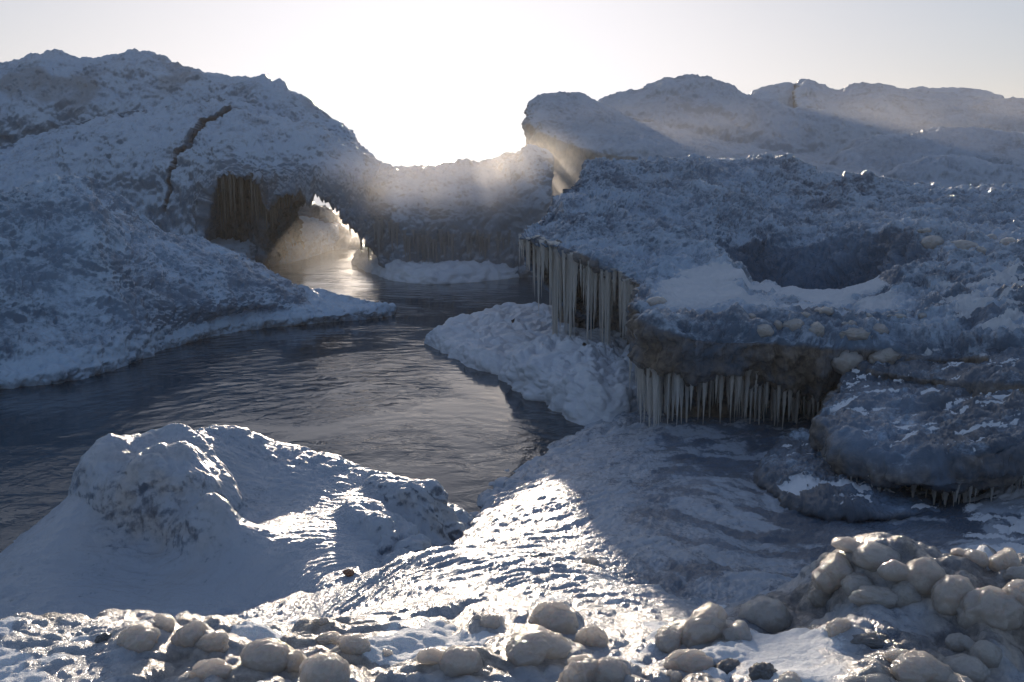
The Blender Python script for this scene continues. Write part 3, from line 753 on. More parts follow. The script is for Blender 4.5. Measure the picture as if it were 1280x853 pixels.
def dispA(p, n, u, v):
    px, py = project(p)
    front = sm(-.1, .3, -n[:, 1]) 
    d = relief(p, n, .16, .11, .045, .7, knob=.07, kf=2.6, drip=.07, df=3.0, strata=.04, seed=9)
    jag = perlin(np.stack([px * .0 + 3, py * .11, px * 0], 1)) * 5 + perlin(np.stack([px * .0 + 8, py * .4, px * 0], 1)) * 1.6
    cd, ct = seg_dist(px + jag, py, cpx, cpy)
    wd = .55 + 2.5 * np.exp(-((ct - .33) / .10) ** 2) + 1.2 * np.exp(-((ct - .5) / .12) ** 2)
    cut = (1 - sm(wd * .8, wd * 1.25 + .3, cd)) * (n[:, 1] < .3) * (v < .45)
        # the slab left of the crack stands a little proud
    d = d + .10 * sm(18, 2, cd) * (px < np.interp(py, cpy[np.argsort(cpy)], cpx[np.argsort(cpy)])) * (py > 140) * (py < 265) * (v < .4)
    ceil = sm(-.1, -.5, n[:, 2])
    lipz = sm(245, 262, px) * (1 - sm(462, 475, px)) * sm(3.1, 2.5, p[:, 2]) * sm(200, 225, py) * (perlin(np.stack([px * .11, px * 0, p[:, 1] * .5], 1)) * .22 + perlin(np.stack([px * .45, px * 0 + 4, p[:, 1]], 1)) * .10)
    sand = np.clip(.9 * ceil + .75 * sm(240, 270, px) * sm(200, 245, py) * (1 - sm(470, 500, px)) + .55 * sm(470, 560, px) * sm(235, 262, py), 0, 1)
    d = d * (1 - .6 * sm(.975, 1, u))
    sand = np.maximum(sand * .75, cut)  # crack takes full sand tint: brown ice, with its shade put into the colour
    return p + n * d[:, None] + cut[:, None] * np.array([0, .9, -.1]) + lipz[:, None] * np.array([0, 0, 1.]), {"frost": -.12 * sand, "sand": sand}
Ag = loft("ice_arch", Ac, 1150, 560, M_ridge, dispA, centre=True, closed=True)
thing("arch", "ice_arch", "blue grey ice bridge with a jagged crack, a low arch and a sunlit saddle", "ice arch", Ag)

# walls inside the recess and behind the arch, frozen shelf feet
def lump_row(name, spine, rad, mat, disp, nu=260, nv=90, squash=1.0):
    """a long low body of ice: an oval ring carried along a spine"""
    S = np.array(spine, float); rad = np.array(rad, float)
    cols = []
    n = len(S)
    for i in range(n):
        t = S[min(i + 1, n - 1)] - S[max(i - 1, 0)]; t[2] = 0; t /= np.linalg.norm(t)
        sd_ = np.array([t[1], -t[0], 0]); ra = rad[i]
        cols.append([S[i] + sd_ * math.cos(a) * ra[0] + np.array([0, 0, math.sin(a) * ra[1]]) for a in np.linspace(0, 2 * math.pi, 12, endpoint=False)])
    a0 = [S[0] + (q - S[0]) * .1 - (S[1] - S[0]) * .05 for q in cols[0]]; a1 = [S[-1] + (q - S[-1]) * .1 + (S[-1] - S[-2]) * .05 for q in cols[-1]]
    b0 = [S[0] + (q - S[0]) * .7 - (S[1] - S[0]) * .03 for q in cols[0]]; b1 = [S[-1] + (q - S[-1]) * .7 + (S[-1] - S[-2]) * .03 for q in cols[-1]]
    return loft(name, [a0, b0] + cols + [b1, a1], nu, nv, mat, disp, centre=True, closed=True)

def dispFloe(p, n, u, v):
    d = relief(p, n, .05, .03, .012, 1.2, knob=.09, kf=3.3, seed=3)
    return p + n * d[:, None], {"frost": 0 * d}
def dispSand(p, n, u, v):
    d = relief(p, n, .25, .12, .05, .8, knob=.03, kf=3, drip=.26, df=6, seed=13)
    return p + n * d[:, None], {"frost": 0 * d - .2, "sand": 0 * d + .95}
cw = [[PZ(px, Y + .8, 3.6), PZ(px, Y, 2.4), PZ(px, Y - .1, 1.2), PZ(px, Y - .2, -.4)] for px, Y in [(225, 27), (245, 27.6), (290, 28.2), (325, 28.2), (345, 29.5), (365, 31)]]
tag(loft("cave_wall", cw, 260, 160, M_ridge, dispSand, wall=True).o)  # brown ice, its tint also darkened to carry the shade of the recess
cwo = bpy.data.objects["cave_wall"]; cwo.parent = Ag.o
def floe(key, pts_edge, label, name="ice_floe", cat="ice floe", zt=.35, mat=None, kn=.09, inner=None, nu=420, nv=200):
    """flat-topped floe whose outline follows pts_edge on the water"""
    e = np.array([Z(a, b, 0.0) for a, b in pts_edge]); c = e.mean(0) if inner is None else np.array(inner)
    cols = []
    for q in np.concatenate([e, e[:1]]):
        cols.append([np.array([*q[:2] * .98 + c[:2] * .02, -.35]), np.array([q[0], q[1], -.02]), np.array([*(q[:2] * .97 + c[:2] * .03), zt * .45]),
                     np.array([*(q[:2] * .88 + c[:2] * .12), zt * .8]), np.array([*(q[:2] * .5 + c[:2] * .5), zt]), np.array([*(q[:2] * .02 + c[:2] * .98), zt * 1.1])])
    def dsp(p, n, u, v):
        pp = p.copy()
        d = relief(pp, n, .06, .035, .012, 1.2, knob=kn, kf=3.6, seed=3) 
        # keep the seam closed
        return p + n * d[:, None], {"frost": 0 * d + .1}
    g = loft(name, cols, nu, nv, mat or M_floe, dsp)
    # seam
    V = g.A; V[-1] = V[0]; g.o.data.vertices.foreach_set("co", V.reshape(-1, 3).astype(np.float32).ravel()); g.o.data.update()
    return thing(key, name, label, cat, g)
floe("f_saddle", [(438, 330), (470, 344), (500, 353), (540, 356), (600, 352), (660, 346), (720, 335), (720, 318), (600, 316), (480, 316), (445, 320)],
     "white ice foot along the base of the saddle, its end under the arch", "frozen_kerb", "ice kerb", zt=.45, kn=.12)
floe("f_mid", [(527, 430), (560, 447), (590, 461), (640, 470), (700, 468), (780, 440), (760, 405), (700, 394), (640, 393), (590, 408), (550, 420)],
     "flat white ice floe reaching out over the water towards the long icicles", zt=.32)
floe("f_near", [(628, 474), (650, 492), (690, 512), (715, 527), (760, 535), (830, 520), (850, 480), (800, 440), (720, 440), (660, 452)],
     "rounded snowy ice foot directly below the long icicles, splashed wet", "frozen_kerb", "ice kerb", zt=.5, kn=.13)
floe("f_arch", [(240, 345), (310, 338), (350, 331), (385, 323), (412, 314), (434, 306), (440, 300), (400, 297), (300, 298), (240, 304)],
     "grey ice ledge lying on the water inside the arch", "ice_ledge", "ice ledge", zt=.95, mat=M_ridge, kn=.1)
# lit ice beyond the arch
bh = ridge_cols([(300, 246, 37), (350, 246, 37), (385, 250, 37), (405, 256, 37), (418, 268, 37), (432, 284, 37.5), (445, 292, 38), (480, 292, 38.5), (560, 292, 40)], 34, -.1, back=4)
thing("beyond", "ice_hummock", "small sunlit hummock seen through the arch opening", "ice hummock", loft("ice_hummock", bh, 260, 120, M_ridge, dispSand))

# ------------------------------------------------------------------ far ridges on the right
def dispFar(amp, f, seed, sandf=None, strata=.25):
    def fn(p, n, u, v):
        d = relief(p, n, .18 * amp, .14 * amp, .07 * amp, f, knob=.09 * amp, kf=1.5, drip=.20 * amp, df=2.6, strata=strata * .4, seed=seed)
        sand = sm(.45, .05, n[:, 2]) * .75 + .16 * sm(0, .5, fbm(p * np.array([.2, .2, 1.4]) + seed, 3))
        return p + n * d[:, None], {"frost": 0 * d, "sand": np.clip(sand, 0, 1)}
    return fn
def colD(c, l, Y2, z2, foot):
    return None
# block with the steep drip-hung end
D1 = []
for cr, lp, fy, fz in [((664, 128, 41), (659, 148, 38.6), 38.4, -.4), ((672, 122, 41), (664, 152, 37.6), 37.4, -.4), ((690, 118, 41.5), (688, 163, 36.2), 36.3, -.4),
                       ((715, 119, 42), (722, 176, 35.2), 35.4, -.4), ((740, 128, 42.5), (765, 186, 34.5), 34.8, -.4), ((775, 148, 42.5), (815, 193, 34), 34.4, -.4),
                       ((815, 160, 42.5), (870, 203, 33.5), 34, -.4), ((880, 175, 42), (930, 210, 33), 33.5, -.4), ((960, 190, 42), (1010, 216, 32.5), 33, -.4), ((1060, 205, 42), (1110, 225, 32), 32.5, -.4)]:
    c = P(*cr); l = P(*lp)
    fo = np.array([l[0] + .1, fy, fz])
    m = c * .5 + l * .5; m[2] += .05
    D1.append([c + np.array([0, 6, -c[2]]), c + np.array([0, 2.5, -.4]), c, m, l + np.array([0, .4, .12]), l + np.array([0, 0, -.25]), fo * .5 + l * .5 + np.array([0, .5, 0]), fo])
e0 = [q + np.array([.35 + .25 * i * .3, 1.5, 0]) for i, q in enumerate(D1[0])]
e1 = [q * np.array([1, 1, 1]) for q in e0]
for q in e1: q[2] = q[2] * .3 - .3
D1 = [e1, e0] + D1
thing("block", "ice_cliff", "blocky ice cliff end hung with brown frozen drips, nearest the sun on the right bank", "ice cliff", loft("ice_cliff", D1, 520, 330, M_far, dispFar(.8, .5, 21)))
D2 = ridge_cols([(725, 138, 50), (745, 125, 50), (770, 117, 50), (800, 111, 50), (830, 103, 50), (860, 100, 50), (880, 102, 50), (905, 108, 50), (935, 118, 50), (960, 122, 50), (1000, 133, 50), (1050, 140, 50), (1090, 152, 49), (1115, 170, 48), (1130, 190, 46)], 42, 1.2, back=5, mids=((.35, .22), (.7, .75)))
D2 = [endcap(D2[0], -.5, .4)] + D2
thing("dome", "ice_hill", "broad domed ice hill with thin beds, behind the brown dripping cliff end", "ice hill", loft("ice_hill", D2, 520, 260, M_far, dispFar(1.0, .4, 33, strata=.5)))
D3a = ridge_cols([(938, 120, 66), (950, 110, 66), (965, 106, 66), (982, 103, 66), (989, 106, 66), (990, 120, 66)], 62, 3, back=3)
D3a = [endcap(D3a[0], -.3, .4)] + D3a + [endcap(D3a[-1], .05, .5)]
thing("chip", "ice_block", "dark broken ice block left of the notch on the far crest", "ice block", loft("ice_block", D3a, 160, 100, M_far, dispFar(.5, .6, 43)))
D3 = ridge_cols([(992, 122, 66), (994, 106, 66), (1003, 100, 66), (1020, 105, 66), (1045, 113, 66), (1062, 108, 66), (1085, 107, 66), (1120, 111, 66), (1150, 117, 66), (1190, 120, 66), (1240, 124, 66), (1300, 125, 66), (1500, 130, 66)], 50, 1.0, back=5, mids=((.35, .2), (.7, .6)))
thing("farcrest", "ice_ridge", "hazy far ridge right of the notch, running out of the picture", "ice ridge", loft("ice_ridge", D3, 460, 260, M_far, dispFar(1.1, .35, 51, strata=.5)))
D3b = ridge_cols([(1130, 113, 80), (1160, 109, 80), (1195, 110, 80), (1225, 113, 80), (1250, 122, 80)], 76, 4, back=3)
D3b = [endcap(D3b[0], -.8, .4)] + D3b + [endcap(D3b[-1], .8, .4)]
thing("cap", "ice_hill", "low flat cap of ice peeping over the far ridge", "ice hill", loft("ice_hill", D3b, 160, 80, M_far, dispFar(.6, .4, 61)))
D4 = ridge_cols([(1030, 212, 37), (1050, 192, 37), (1075, 176, 37), (1100, 170, 37), (1125, 168, 37), (1150, 162, 37), (1180, 157, 37), (1230, 162, 37), (1290, 168, 37), (1500, 175, 37)], 31, .6, back=4, mids=((.35, .2), (.7, .6)))
D4 = [endcap(D4[0], -.4, .4)] + D4
thing("hazy", "ice_hummock", "misty rounded hummock in front of the far ridge on the right bank", "ice hummock", loft("ice_hummock", D4, 420, 220, M_far, dispFar(.8, .5, 71)))
D5 = ridge_cols([(1090, 240, 29), (1110, 215, 29), (1130, 203, 29), (1165, 194, 29), (1210, 197, 29), (1280, 207, 29), (1500, 215, 29)], 25, .6, back=3, mids=((.3, .3), (.6, .75)))
D5 = [endcap(D5[0], -.3, .4)] + D5
thing("hazy2", "ice_hummock", "lower foggy hummock with a shaded face, just behind the nearer shelf crest", "ice hummock", loft("ice_hummock", D5, 380, 180, M_far, dispFar(.7, .6, 81)))

# ------------------------------------------------------------------ near right cliff and shelf
def colC(c, s1, wt, bt, fl, top, nose, under, rec, zb=-.3, nl=None):
    r = P(*rec)
    b = np.array([r[0], r[1] - .1, zb])
    c = P(*c)
    bt_, fl_ = P(*bt), P(*fl)
    nl_ = bt_ * .5 + fl_ * .5 if nl is None else P(*nl)
    return [c + np.array([0, 3, -c[2] - .3]), c + np.array([0, 1.5, -.5]), c, P(*s1), P(*wt), bt_, nl_, fl_, P(*top), P(*nose), P(*under), r, b]
Cc = [colC((735, 207, 18.5), (714, 236, 17.2), (697, 254, 16.4), (683, 264, 15.8), (670, 273, 15.3), (657, 283, 14.9), (650, 296, 14.6), (655, 304, 14.7), (700, 300, 17.0)),
      colC((748, 203, 18.8), (726, 236, 17.1), (710, 256, 16.2), (695, 267, 15.5), (682, 277, 15.0), (668, 288, 14.5), (662, 301, 14.2), (665, 309, 14.4), (712, 306, 16.6)),
      colC((790, 203, 19), (762, 238, 17), (742, 262, 15.6), (727, 280, 14.8), (718, 289, 14.4), (708, 298, 14.0), (702, 311, 13.7), (704, 320, 13.9), (738, 318, 15.8)),
      colC((860, 203, 19.5), (822, 242, 17), (800, 275, 15.3), (790, 300, 14.3), (780, 314, 13.7), (768, 322, 13.2), (762, 336, 12.9), (764, 346, 13.1), (780, 340, 14.6)),
      colC((930, 200, 20), (900, 242, 17), (885, 285, 15.0), (890, 318, 14.0), (850, 335, 13.2), (805, 342, 12.6), (793, 354, 12.3), (795, 364, 12.5), (806, 362, 13.2)),
      colC((965, 195, 20), (945, 242, 17.2), (918, 296, 15.0), (925, 366, 13.9), (872, 356, 12.3), (812, 356, 11.6), (792, 372, 11.3), (794, 430, 11.4), (806, 420, 12.2), nl=(905, 348, 12.9)),
      colC((985, 196, 20), (965, 245, 17.2), (945, 300, 14.9), (955, 378, 14.0), (890, 368, 11.6), (822, 368, 10.8), (797, 392, 10.35), (802, 452, 10.3), (815, 450, 11.0), nl=(935, 356, 12.6)),
      colC((1008, 210, 19), (990, 250, 17), (985, 302, 14.8), (990, 386, 13.9), (930, 380, 11.1), (858, 388, 10.3), (838, 420, 9.85), (838, 462, 9.8), (850, 462, 10.5), nl=(975, 360, 12.4)),
      colC((1030, 218, 18.3), (1015, 255, 16.7), (1020, 300, 14.6), (1025, 386, 13.7), (980, 382, 11.0), (910, 396, 10.1), (895, 430, 9.65), (895, 468, 9.7), (905, 470, 10.4), nl=(1015, 362, 12.2)),
      colC((1060, 222, 18), (1045, 257, 16.5), (1055, 296, 14.3), (1062, 380, 13.3), (1030, 384, 10.8), (975, 398, 10.1), (960, 432, 9.65), (960, 474, 9.75), (968, 476, 10.4), nl=(1050, 361, 12.0)),
      colC((1110, 228, 17.8), (1095, 260, 16.2), (1095, 292, 13.9), (1100, 364, 13.0), (1075, 376, 10.8), (1030, 400, 10.0), (1022, 440, 9.6), (1024, 482, 9.8), (1030, 484, 10.4), nl=(1088, 350, 11.9)),
      colC((1180, 234, 17.5), (1160, 262, 15.8), (1150, 292, 13.4), (1140, 338, 12.4), (1125, 362, 10.9), (1095, 402, 9.9), (1090, 444, 9.5), (1090, 486, 9.8), (1096, 488, 10.4), nl=(1138, 330, 11.6)),
      colC((1290, 241, 17), (1250, 264, 15.3), (1210, 290, 13.2), (1195, 318, 12.1), (1190, 345, 11.0), (1180, 400, 9.6), (1180, 450, 9.0), (1180, 490, 9.3), (1190, 490, 10)),
      colC((1480, 255, 16.5), (1420, 272, 14.8), (1340, 292, 12.6), (1320, 318, 11.6), (1320, 350, 10.6), (1320, 400, 9.3), (1320, 450, 8.7), (1330, 490, 9), (1340, 490, 9.6)),
      colC((1800, 280, 16), (1720, 290, 14), (1620, 300, 12.2), (1560, 320, 11.3), (1560, 350, 10.4), (1560, 400, 9.2), (1560, 450, 8.6), (1560, 490, 9), (1570, 490, 9.6))]
c0 = Cc[0]
w0 = [q + np.array([.22, .35, 0]) for q in c0]; w1 = [q + np.array([1.5, .9, 0]) for q in c0]
for q in w0: q[2] = min(q[2], q[2] * .82 - .1)
for q in w1: q[2] = q[2] * .1 - .3
Cc = [w1, w0] + Cc
def dispC(p, n, u, v):
    px, py = project(p)
    near = sm(12.5, 10.5, p[:, 1])
    s = p
    flat_ = sm(800, 850, px) * (1 - sm(1080, 1160, px)) * sm(342, 350, py) * (1 - sm(376, 396, py)) * sm(.6, .85, n[:, 2])
    hump = sm(13.5, 15.0, p[:, 1]) * sm(.3, .6, n[:, 2])
    d = relief(p, n, .13, .085, .034, 1.2, knob=.045, kf=4.6, drip=.05, df=7, seed=19)
    d = d + .03 * bubbles(p * np.array([4.6, 4.6, 4.6]) + 3, .3, .8) * (1 - hump * .6) + hump * (.022 * ridged(p * 8, 3) + .012 * billow(p * 17, 2))
    d = d + (1 - sm(.2, .6, n[:, 2])) * .13 * bubbles(p * 3.4 + 5, .35, .85)
    # beds and overhanging rolls on the lower right
    d = d + near * (1 - flat_) * .07 * bubbles(p * np.array([2.2, 2.2, 3.8]) + 2, .35, .9)
    snow = flat_ * sm(-.55, -.05, fbm(s * np.array([.9, 1.6, 1]) + 77, 4))
    d = d * (1 - .72 * snow)
    steep = 1 - sm(.2, .6, n[:, 2])
    bowl = sm(.95, .75, n[:, 2]) * sm(290, 325, py) * (1 - sm(361, 366, py)) * sm(900, 930, px) * (1 - sm(1130, 1180, px))  # hollow wall: its shade is put into the colour by lowering frost
    sand = np.clip(steep * .95 * sm(290, 320, py) + .22 * near * sm(-.1, .4, fbm(s * 1.2 + 8, 2)) * sm(395, 430, py), 0, 1) * (1 - bowl)
    drift = near * (1 - steep) * sm(1090, 1200, px) * sm(.18, .42, fbm(s * np.array([1.6, 2.8, 2]) + 21, 5, .6)) * .9
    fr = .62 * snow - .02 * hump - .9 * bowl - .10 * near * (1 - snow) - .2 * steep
    fr = fr + .30 * near * (1 - steep) * sm(1130, 1200, px) * sm(.05, .4, fbm(s * np.array([1.6, 2.6, 2]) + 21, 4))
    # the rolled lobe over the long icicles, with a gully behind it
    lx = np.array([690, 720, 760, 810, 860, 900, 930.]); ly = np.array([256, 256, 268, 292, 318, 336, 350.])
    ld, lt = seg_dist(px, py, lx, ly); below = py > np.interp(px, lx, ly)
    lobe = sm(685, 705, px) * (1 - sm(925, 940, px)) * np.where(below, .22 * np.exp(-(ld / 30) ** 1.5), .22 * np.exp(-(ld / 3.5) ** 2) - .10 * np.exp(-((ld - 14) / 10) ** 2)) * (n[:, 2] > .2)
    return p + n * d[:, None] + lobe[:, None] * np.array([0, 0, 1.]), {"frost": fr, "sand": sand, "snow": np.maximum(snow * .95, drift)}
Cg = loft("ice_shelf", Cc, 1250, 760, M_cliff, dispC, soft=2)
thing("cliff", "ice_shelf", "big overhanging ice shelf hung with long icicles over the water, dark hollow on its top", "ice shelf", Cg)

# ------------------------------------------------------------------ stacked slabs at the lower right
def slab(key, rows, label, nu=520, nv=260, kn=.05, name="ice_slab", mat=None, seed=29, sandk=.9):
    def dsp(p, n, u, v):
        d = relief(p, n, .06, .04, .014, 1.6, knob=kn, kf=5, drip=.03, df=11, seed=seed)
        d = d + kn * 1.3 * bubbles(p * np.array([1.9, 1.9, 5]) + seed, .3, .85) + .012 * ridged(p * np.array([6, 6, 18]), 3)
        steep = 1 - sm(.35, .8, n[:, 2])
        snow = sm(.8, .95, n[:, 2]) * sm(.22, .5, fbm(p * np.array([2.6, 5.0, 1]) + seed, 5, .7) - .12)
        d = d * (1 - .6 * snow)
        return p + n * d[:, None], {"frost": .1 * snow - .08, "sand": np.clip(sandk * steep, 0, 1), "snow": snow * .95}
    return thing(key, name, label, "ice slab", loft(name, rows, nu, nv, mat or M_slab, dsp, soft=2))
def colS(bk, top, front, nose, under, foot):
    k = P(*bk); return [k + np.array([0, .5, -.7]), k, P(*top), P(*front), P(*nose), P(*under), P(*foot), P(*foot) + np.array([0, .1, -.7])]
S1 = [colS((1062, 455, 9.6), (1050, 475, 9.2), (1035, 500, 8.7), (1022, 525, 8.3), (1026, 552, 8.25), (1036, 556, 8.6)),
      colS((1085, 445, 9.7), (1080, 475, 9.0), (1060, 515, 8.2), (1045, 550, 7.75), (1050, 585, 7.6), (1060, 590, 8.0)),
      colS((1140, 440, 9.6), (1130, 475, 8.8), (1115, 530, 7.8), (1105, 566, 7.35), (1105, 600, 7.2), (1110, 602, 7.7)),
      colS((1220, 440, 9.3), (1200, 480, 8.5), (1180, 540, 7.5), (1175, 572, 7.1), (1175, 606, 7.0), (1180, 606, 7.5)),
      colS((1300, 440, 9.0), (1270, 480, 8.2), (1245, 540, 7.3), (1235, 565, 7.0), (1235, 596, 6.95), (1245, 598, 7.4)),
      colS((1420, 430, 9.0), (1380, 470, 8.2), (1340, 520, 7.3), (1320, 545, 7.0), (1320, 575, 6.95), (1330, 580, 7.4)),
      colS((1700, 430, 9.0), (1640, 470, 8.2), (1600, 520, 7.3), (1580, 545, 7.0), (1580, 575, 6.95), (1590, 580, 7.4))]
s0 = [q + np.array([.25, .3, 0]) for q in S1[0]]
for q in s0: q[2] = q[2] * .5
slab("slab_low", [s0] + S1, "low dark rounded ice slab with a fringe of stubby icicles, resting on the dark basin")
S2 = [colS((1085, 440, 10.0), (1082, 447, 9.8), (1078, 455, 9.6), (1075, 462, 9.45), (1078, 470, 9.45), (1090, 472, 9.8)),
      colS((1130, 430, 9.9), (1125, 445, 9.5), (1120, 458, 9.2), (1115, 468, 9.0), (1118, 482, 9.0), (1125, 484, 9.5)),
      colS((1200, 425, 9.6), (1190, 445, 9.1), (1180, 462, 8.75), (1175, 475, 8.55), (1178, 492, 8.5), (1185, 494, 9)),
      colS((1290, 420, 9.3), (1270, 445, 8.7), (1255, 465, 8.4), (1250, 480, 8.2), (1252, 500, 8.15), (1260, 500, 8.7)),
      colS((1500, 420, 9.0), (1470, 445, 8.5), (1450, 465, 8.1), (1440, 480, 7.9), (1440, 500, 7.9), (1450, 500, 8.4))]
slab("slab_mid", S2, "thin snow-dusted ice slab lying on top of the low dark slab", nu=380, nv=200, kn=.04, seed=37)
# dome of spray ice under the slab
S3 = [colS((965, 572, 8.3), (960, 580, 8.1), (956, 592, 7.9), (956, 602, 7.7), (962, 610, 7.7), (968, 610, 7.8)),
      colS((985, 552, 8.6), (980, 570, 8.1), (975, 600, 7.6), (975, 618, 7.35), (980, 630, 7.3), (985, 632, 7.5)),
      colS((1025, 540, 8.8), (1015, 565, 8.1), (1010, 605, 7.4), (1010, 626, 7.1), (1012, 641, 7.0), (1018, 642, 7.3)),
      colS((1080, 560, 8.6), (1070, 585, 8.0), (1060, 615, 7.2), (1060, 632, 6.9), (1062, 645, 6.85), (1066, 646, 7.1)),
      colS((1140, 580, 8.4), (1130, 600, 7.8), (1115, 620, 7.2), (1112, 634, 6.95), (1114, 644, 6.9), (1120, 645, 7.1)),
      colS((1200, 610, 8.0), (1190, 620, 7.6), (1180, 628, 7.2), (1176, 636, 7.0), (1178, 640, 6.95), (1182, 640, 7.1))]
S3 = [endcap(S3[0], -.08, .4)] + S3
slab("dome_low", S3, "frosty dome-shaped ice lobe tucked under the left end of the low dark slab", nu=380, nv=200, kn=.03, name="ice_lobe", seed=47, sandk=.5)

# ------------------------------------------------------------------ icicles
def icicle_mesh(k, mat, blunt=.8, seg=9, rings=22):
    r = random.Random(k); V = []; Fs = []
    ph = r.random() * 9
    for i in range(rings + 1):
        t = i / rings
        rad = (1 - t) ** blunt * (1 + .10 * math.sin(t * 34 + ph) + .08 * math.sin(t * 13 + ph * 2)) + .006
        if t < .14: rad *= 1 + .6 * (1 - t / .14) ** 2
        ox = .22 * math.sin(t * 3 + ph) * t; oy = .22 * math.cos(t * 2.3 + ph) * t
        for j in range(seg):
            a = 2 * math.pi * j / seg
            q = rad * (1 + .18 * math.sin(2 * a + ph + t * 2) + .08 * math.sin(3 * a + ph))
            V.append((ox + q * math.cos(a), oy + q * math.sin(a), -t))
    for i in range(rings):
        for j in range(seg):
            a, b = i * seg + j, i * seg + (j + 1) % seg
            Fs.append((a, a + seg, b + seg, b))
    me = fast_mesh("icicle", V, Fs, {"frost": [0.1] * len(V), "sand": [0] * len(V)})
    me.materials.append(mat); return me
ICE = [icicle_mesh(i, M_icicle, [.8, .95, 1.15, 1.3, .9, 1.05][i]) for i in range(6)]
GRY = [icicle_mesh(i + 30, M_grey, [.5, .7, .9, 1.0][i]) for i in range(4)]
BRN = [icicle_mesh(i + 20, M_brown, [.45, .6, .8, .9][i]) for i in range(4)]
stuffV = {}
def hang(root, pts, meshes, name="icicle", keep=100, loose="icicle_fringe"):
    """pts: (position, length, radius); the biggest become parts, any rest one mesh"""
    pts = sorted(pts, key=lambda a: -a[1] * a[2])
    for p, L, r in pts[:keep]:
        o = bpy.data.objects.new(name, random.choice(meshes)); COL.objects.link(o); o.parent = root
        o.location = tuple(p); o.scale = (r, r, L); o.rotation_euler = (random.uniform(-.02, .02), random.uniform(-.02, .02), random.uniform(0, 6.28))
    rest = pts[keep:]
    if rest:
        V = []; Fq = []; base = 0
        for p, L, r in rest:
            me = random.choice(meshes); n = len(me.vertices); v = np.empty(n * 3, np.float32); me.vertices.foreach_get("co", v); v = v.reshape(-1, 3)
            a = random.uniform(0, 6.28); c, s = math.cos(a), math.sin(a)
            v = np.stack([(v[:, 0] * c - v[:, 1] * s) * r, (v[:, 0] * s + v[:, 1] * c) * r, v[:, 2] * L], 1) + np.array(p)
            f = np.empty(len(me.polygons) * 4, np.int32); me.polygons.foreach_get("vertices", f)
            V.append(v); Fq.append(f.reshape(-1, 4) + base); base += n
        o = link(loose, fast_mesh(loose, np.concatenate(V), np.concatenate(Fq)), meshes[0].materials[0], root); tag(o, kind="stuff")
def along(g, rowa, rowb, ua, ub, n, Lf, rf, up=.03, seed=1, back=.05):
    """hang points scattered between two rows of a loft, between two columns"""
    rr = random.Random(seed); out = []
    for _ in range(n):
        u = rr.uniform(ua, ub); v = g.tv[rowa] + (g.tv[rowb] - g.tv[rowa]) * rr.random()
        p = g.A[int(u * (g.nu - 1)), int(v * (g.nv - 1))].copy(); p[2] += up; p[1] += back * rr.uniform(.3, 1.6)
        px, py = project(p[None]); L = Lf(float(px[0]), rr); r = rf(float(px[0]), rr, L)
        if L > 0: out.append((p, L, r))
    return out
tu = Cg.tu
# long icicles below the left lip: columns 2..7 of the loft
def Llong(px, r):
    b = np.interp(px, [650, 658, 668, 676, 690, 715, 735, 760, 775, 790], [.55, .75, 1.5, 1.75, 1.6, 1.65, 1.4, 1.5, 1.35, 1.1])
    return b * (.62 + .38 * math.sin(px * .21) * math.sin(px * .083 + 1)) * r.choice([.35, .6, .85, 1.0, 1.1]) * r.uniform(.85, 1.15)
pts = along(Cg, 9, 10, tu[2], tu[6], 190, Llong, lambda px, r, L: r.choice([.014, .02, .028, .04]) * r.uniform(.8, 1.2) * (.6 + .35 * L), seed=3)
pts += along(Cg, 10, 11, tu[2], tu[6] + .01, 38, lambda px, r: Llong(px, r) * .8, lambda px, r, L: r.uniform(.03, .06), seed=4)
# shorter, denser fringe below the rounded face
def Lsh(px, r): return np.interp(px, [795, 805, 860, 930, 1000, 1060, 1100], [.7, .75, .62, .55, .5, .35, .2]) * r.uniform(.45, 1.1)
q2 = along(Cg, 10, 11, tu[7], tu[13], 330, Lsh, lambda px, r, L: r.uniform(.014, .028) * (.7 + L), seed=5)
hang(Cg.o, pts, ICE, keep=80, loose="icicle_curtain")
hang(Cg.o, q2, ICE, keep=20, loose="icicle_fringe")
gs = TH["slab_low"]
hang(gs.o, along(gs, 5, 6, gs.tu[1], gs.tu[6], 110, lambda px, r: r.uniform(.07, .26), lambda px, r, L: r.uniform(.012, .032), seed=6), ICE, keep=90)
# arch fringes
ta = Ag.tu
def La(px, r): return np.interp(px, [255, 290, 325, 340, 350, 400, 430, 455, 465], [.9, 1.5, 1.4, .8, .45, .3, .35, .5, .6]) * r.uniform(.45, 1.05)
pa = along(Ag, 3, 5, ta[8], ta[12], 150, La, lambda px, r, L: r.uniform(.018, .045), seed=7)
pa += along(Ag, 3, 6, ta[12], ta[17], 110, La, lambda px, r, L: r.uniform(.014, .03), seed=8)
hang(Ag.o, pa, BRN, keep=60, loose="icicle_curtain")
# fringe along the saddle face
rr = random.Random(12); ps = []
for _ in range(60):
    px = rr.uniform(472, 640); u = np.interp(px, [470, 485, 515, 560, 615, 650], [ta[17], ta[18], ta[19], ta[20], ta[21], ta[22]])
    iu = int(u * (Ag.nu - 1)); col = Ag.A[iu]; zt = rr.uniform(.9, 1.25) + (.35 if px < 500 else 0)
    k = int(ta[0]) ; seg = col[: int(.45 * Ag.nv)]; j = int(np.argmin(np.abs(seg[:, 2] - zt) + (seg[:, 1] > 27.3) * 5))
    p = seg[j] + np.array([0, -.10, .0]); L = rr.uniform(.3, .8) * (1.15 if px < 500 else 1); ps.append((p, L, rr.uniform(.02, .05)))
hang(Ag.o, ps, GRY, keep=40)
# drips on the far block

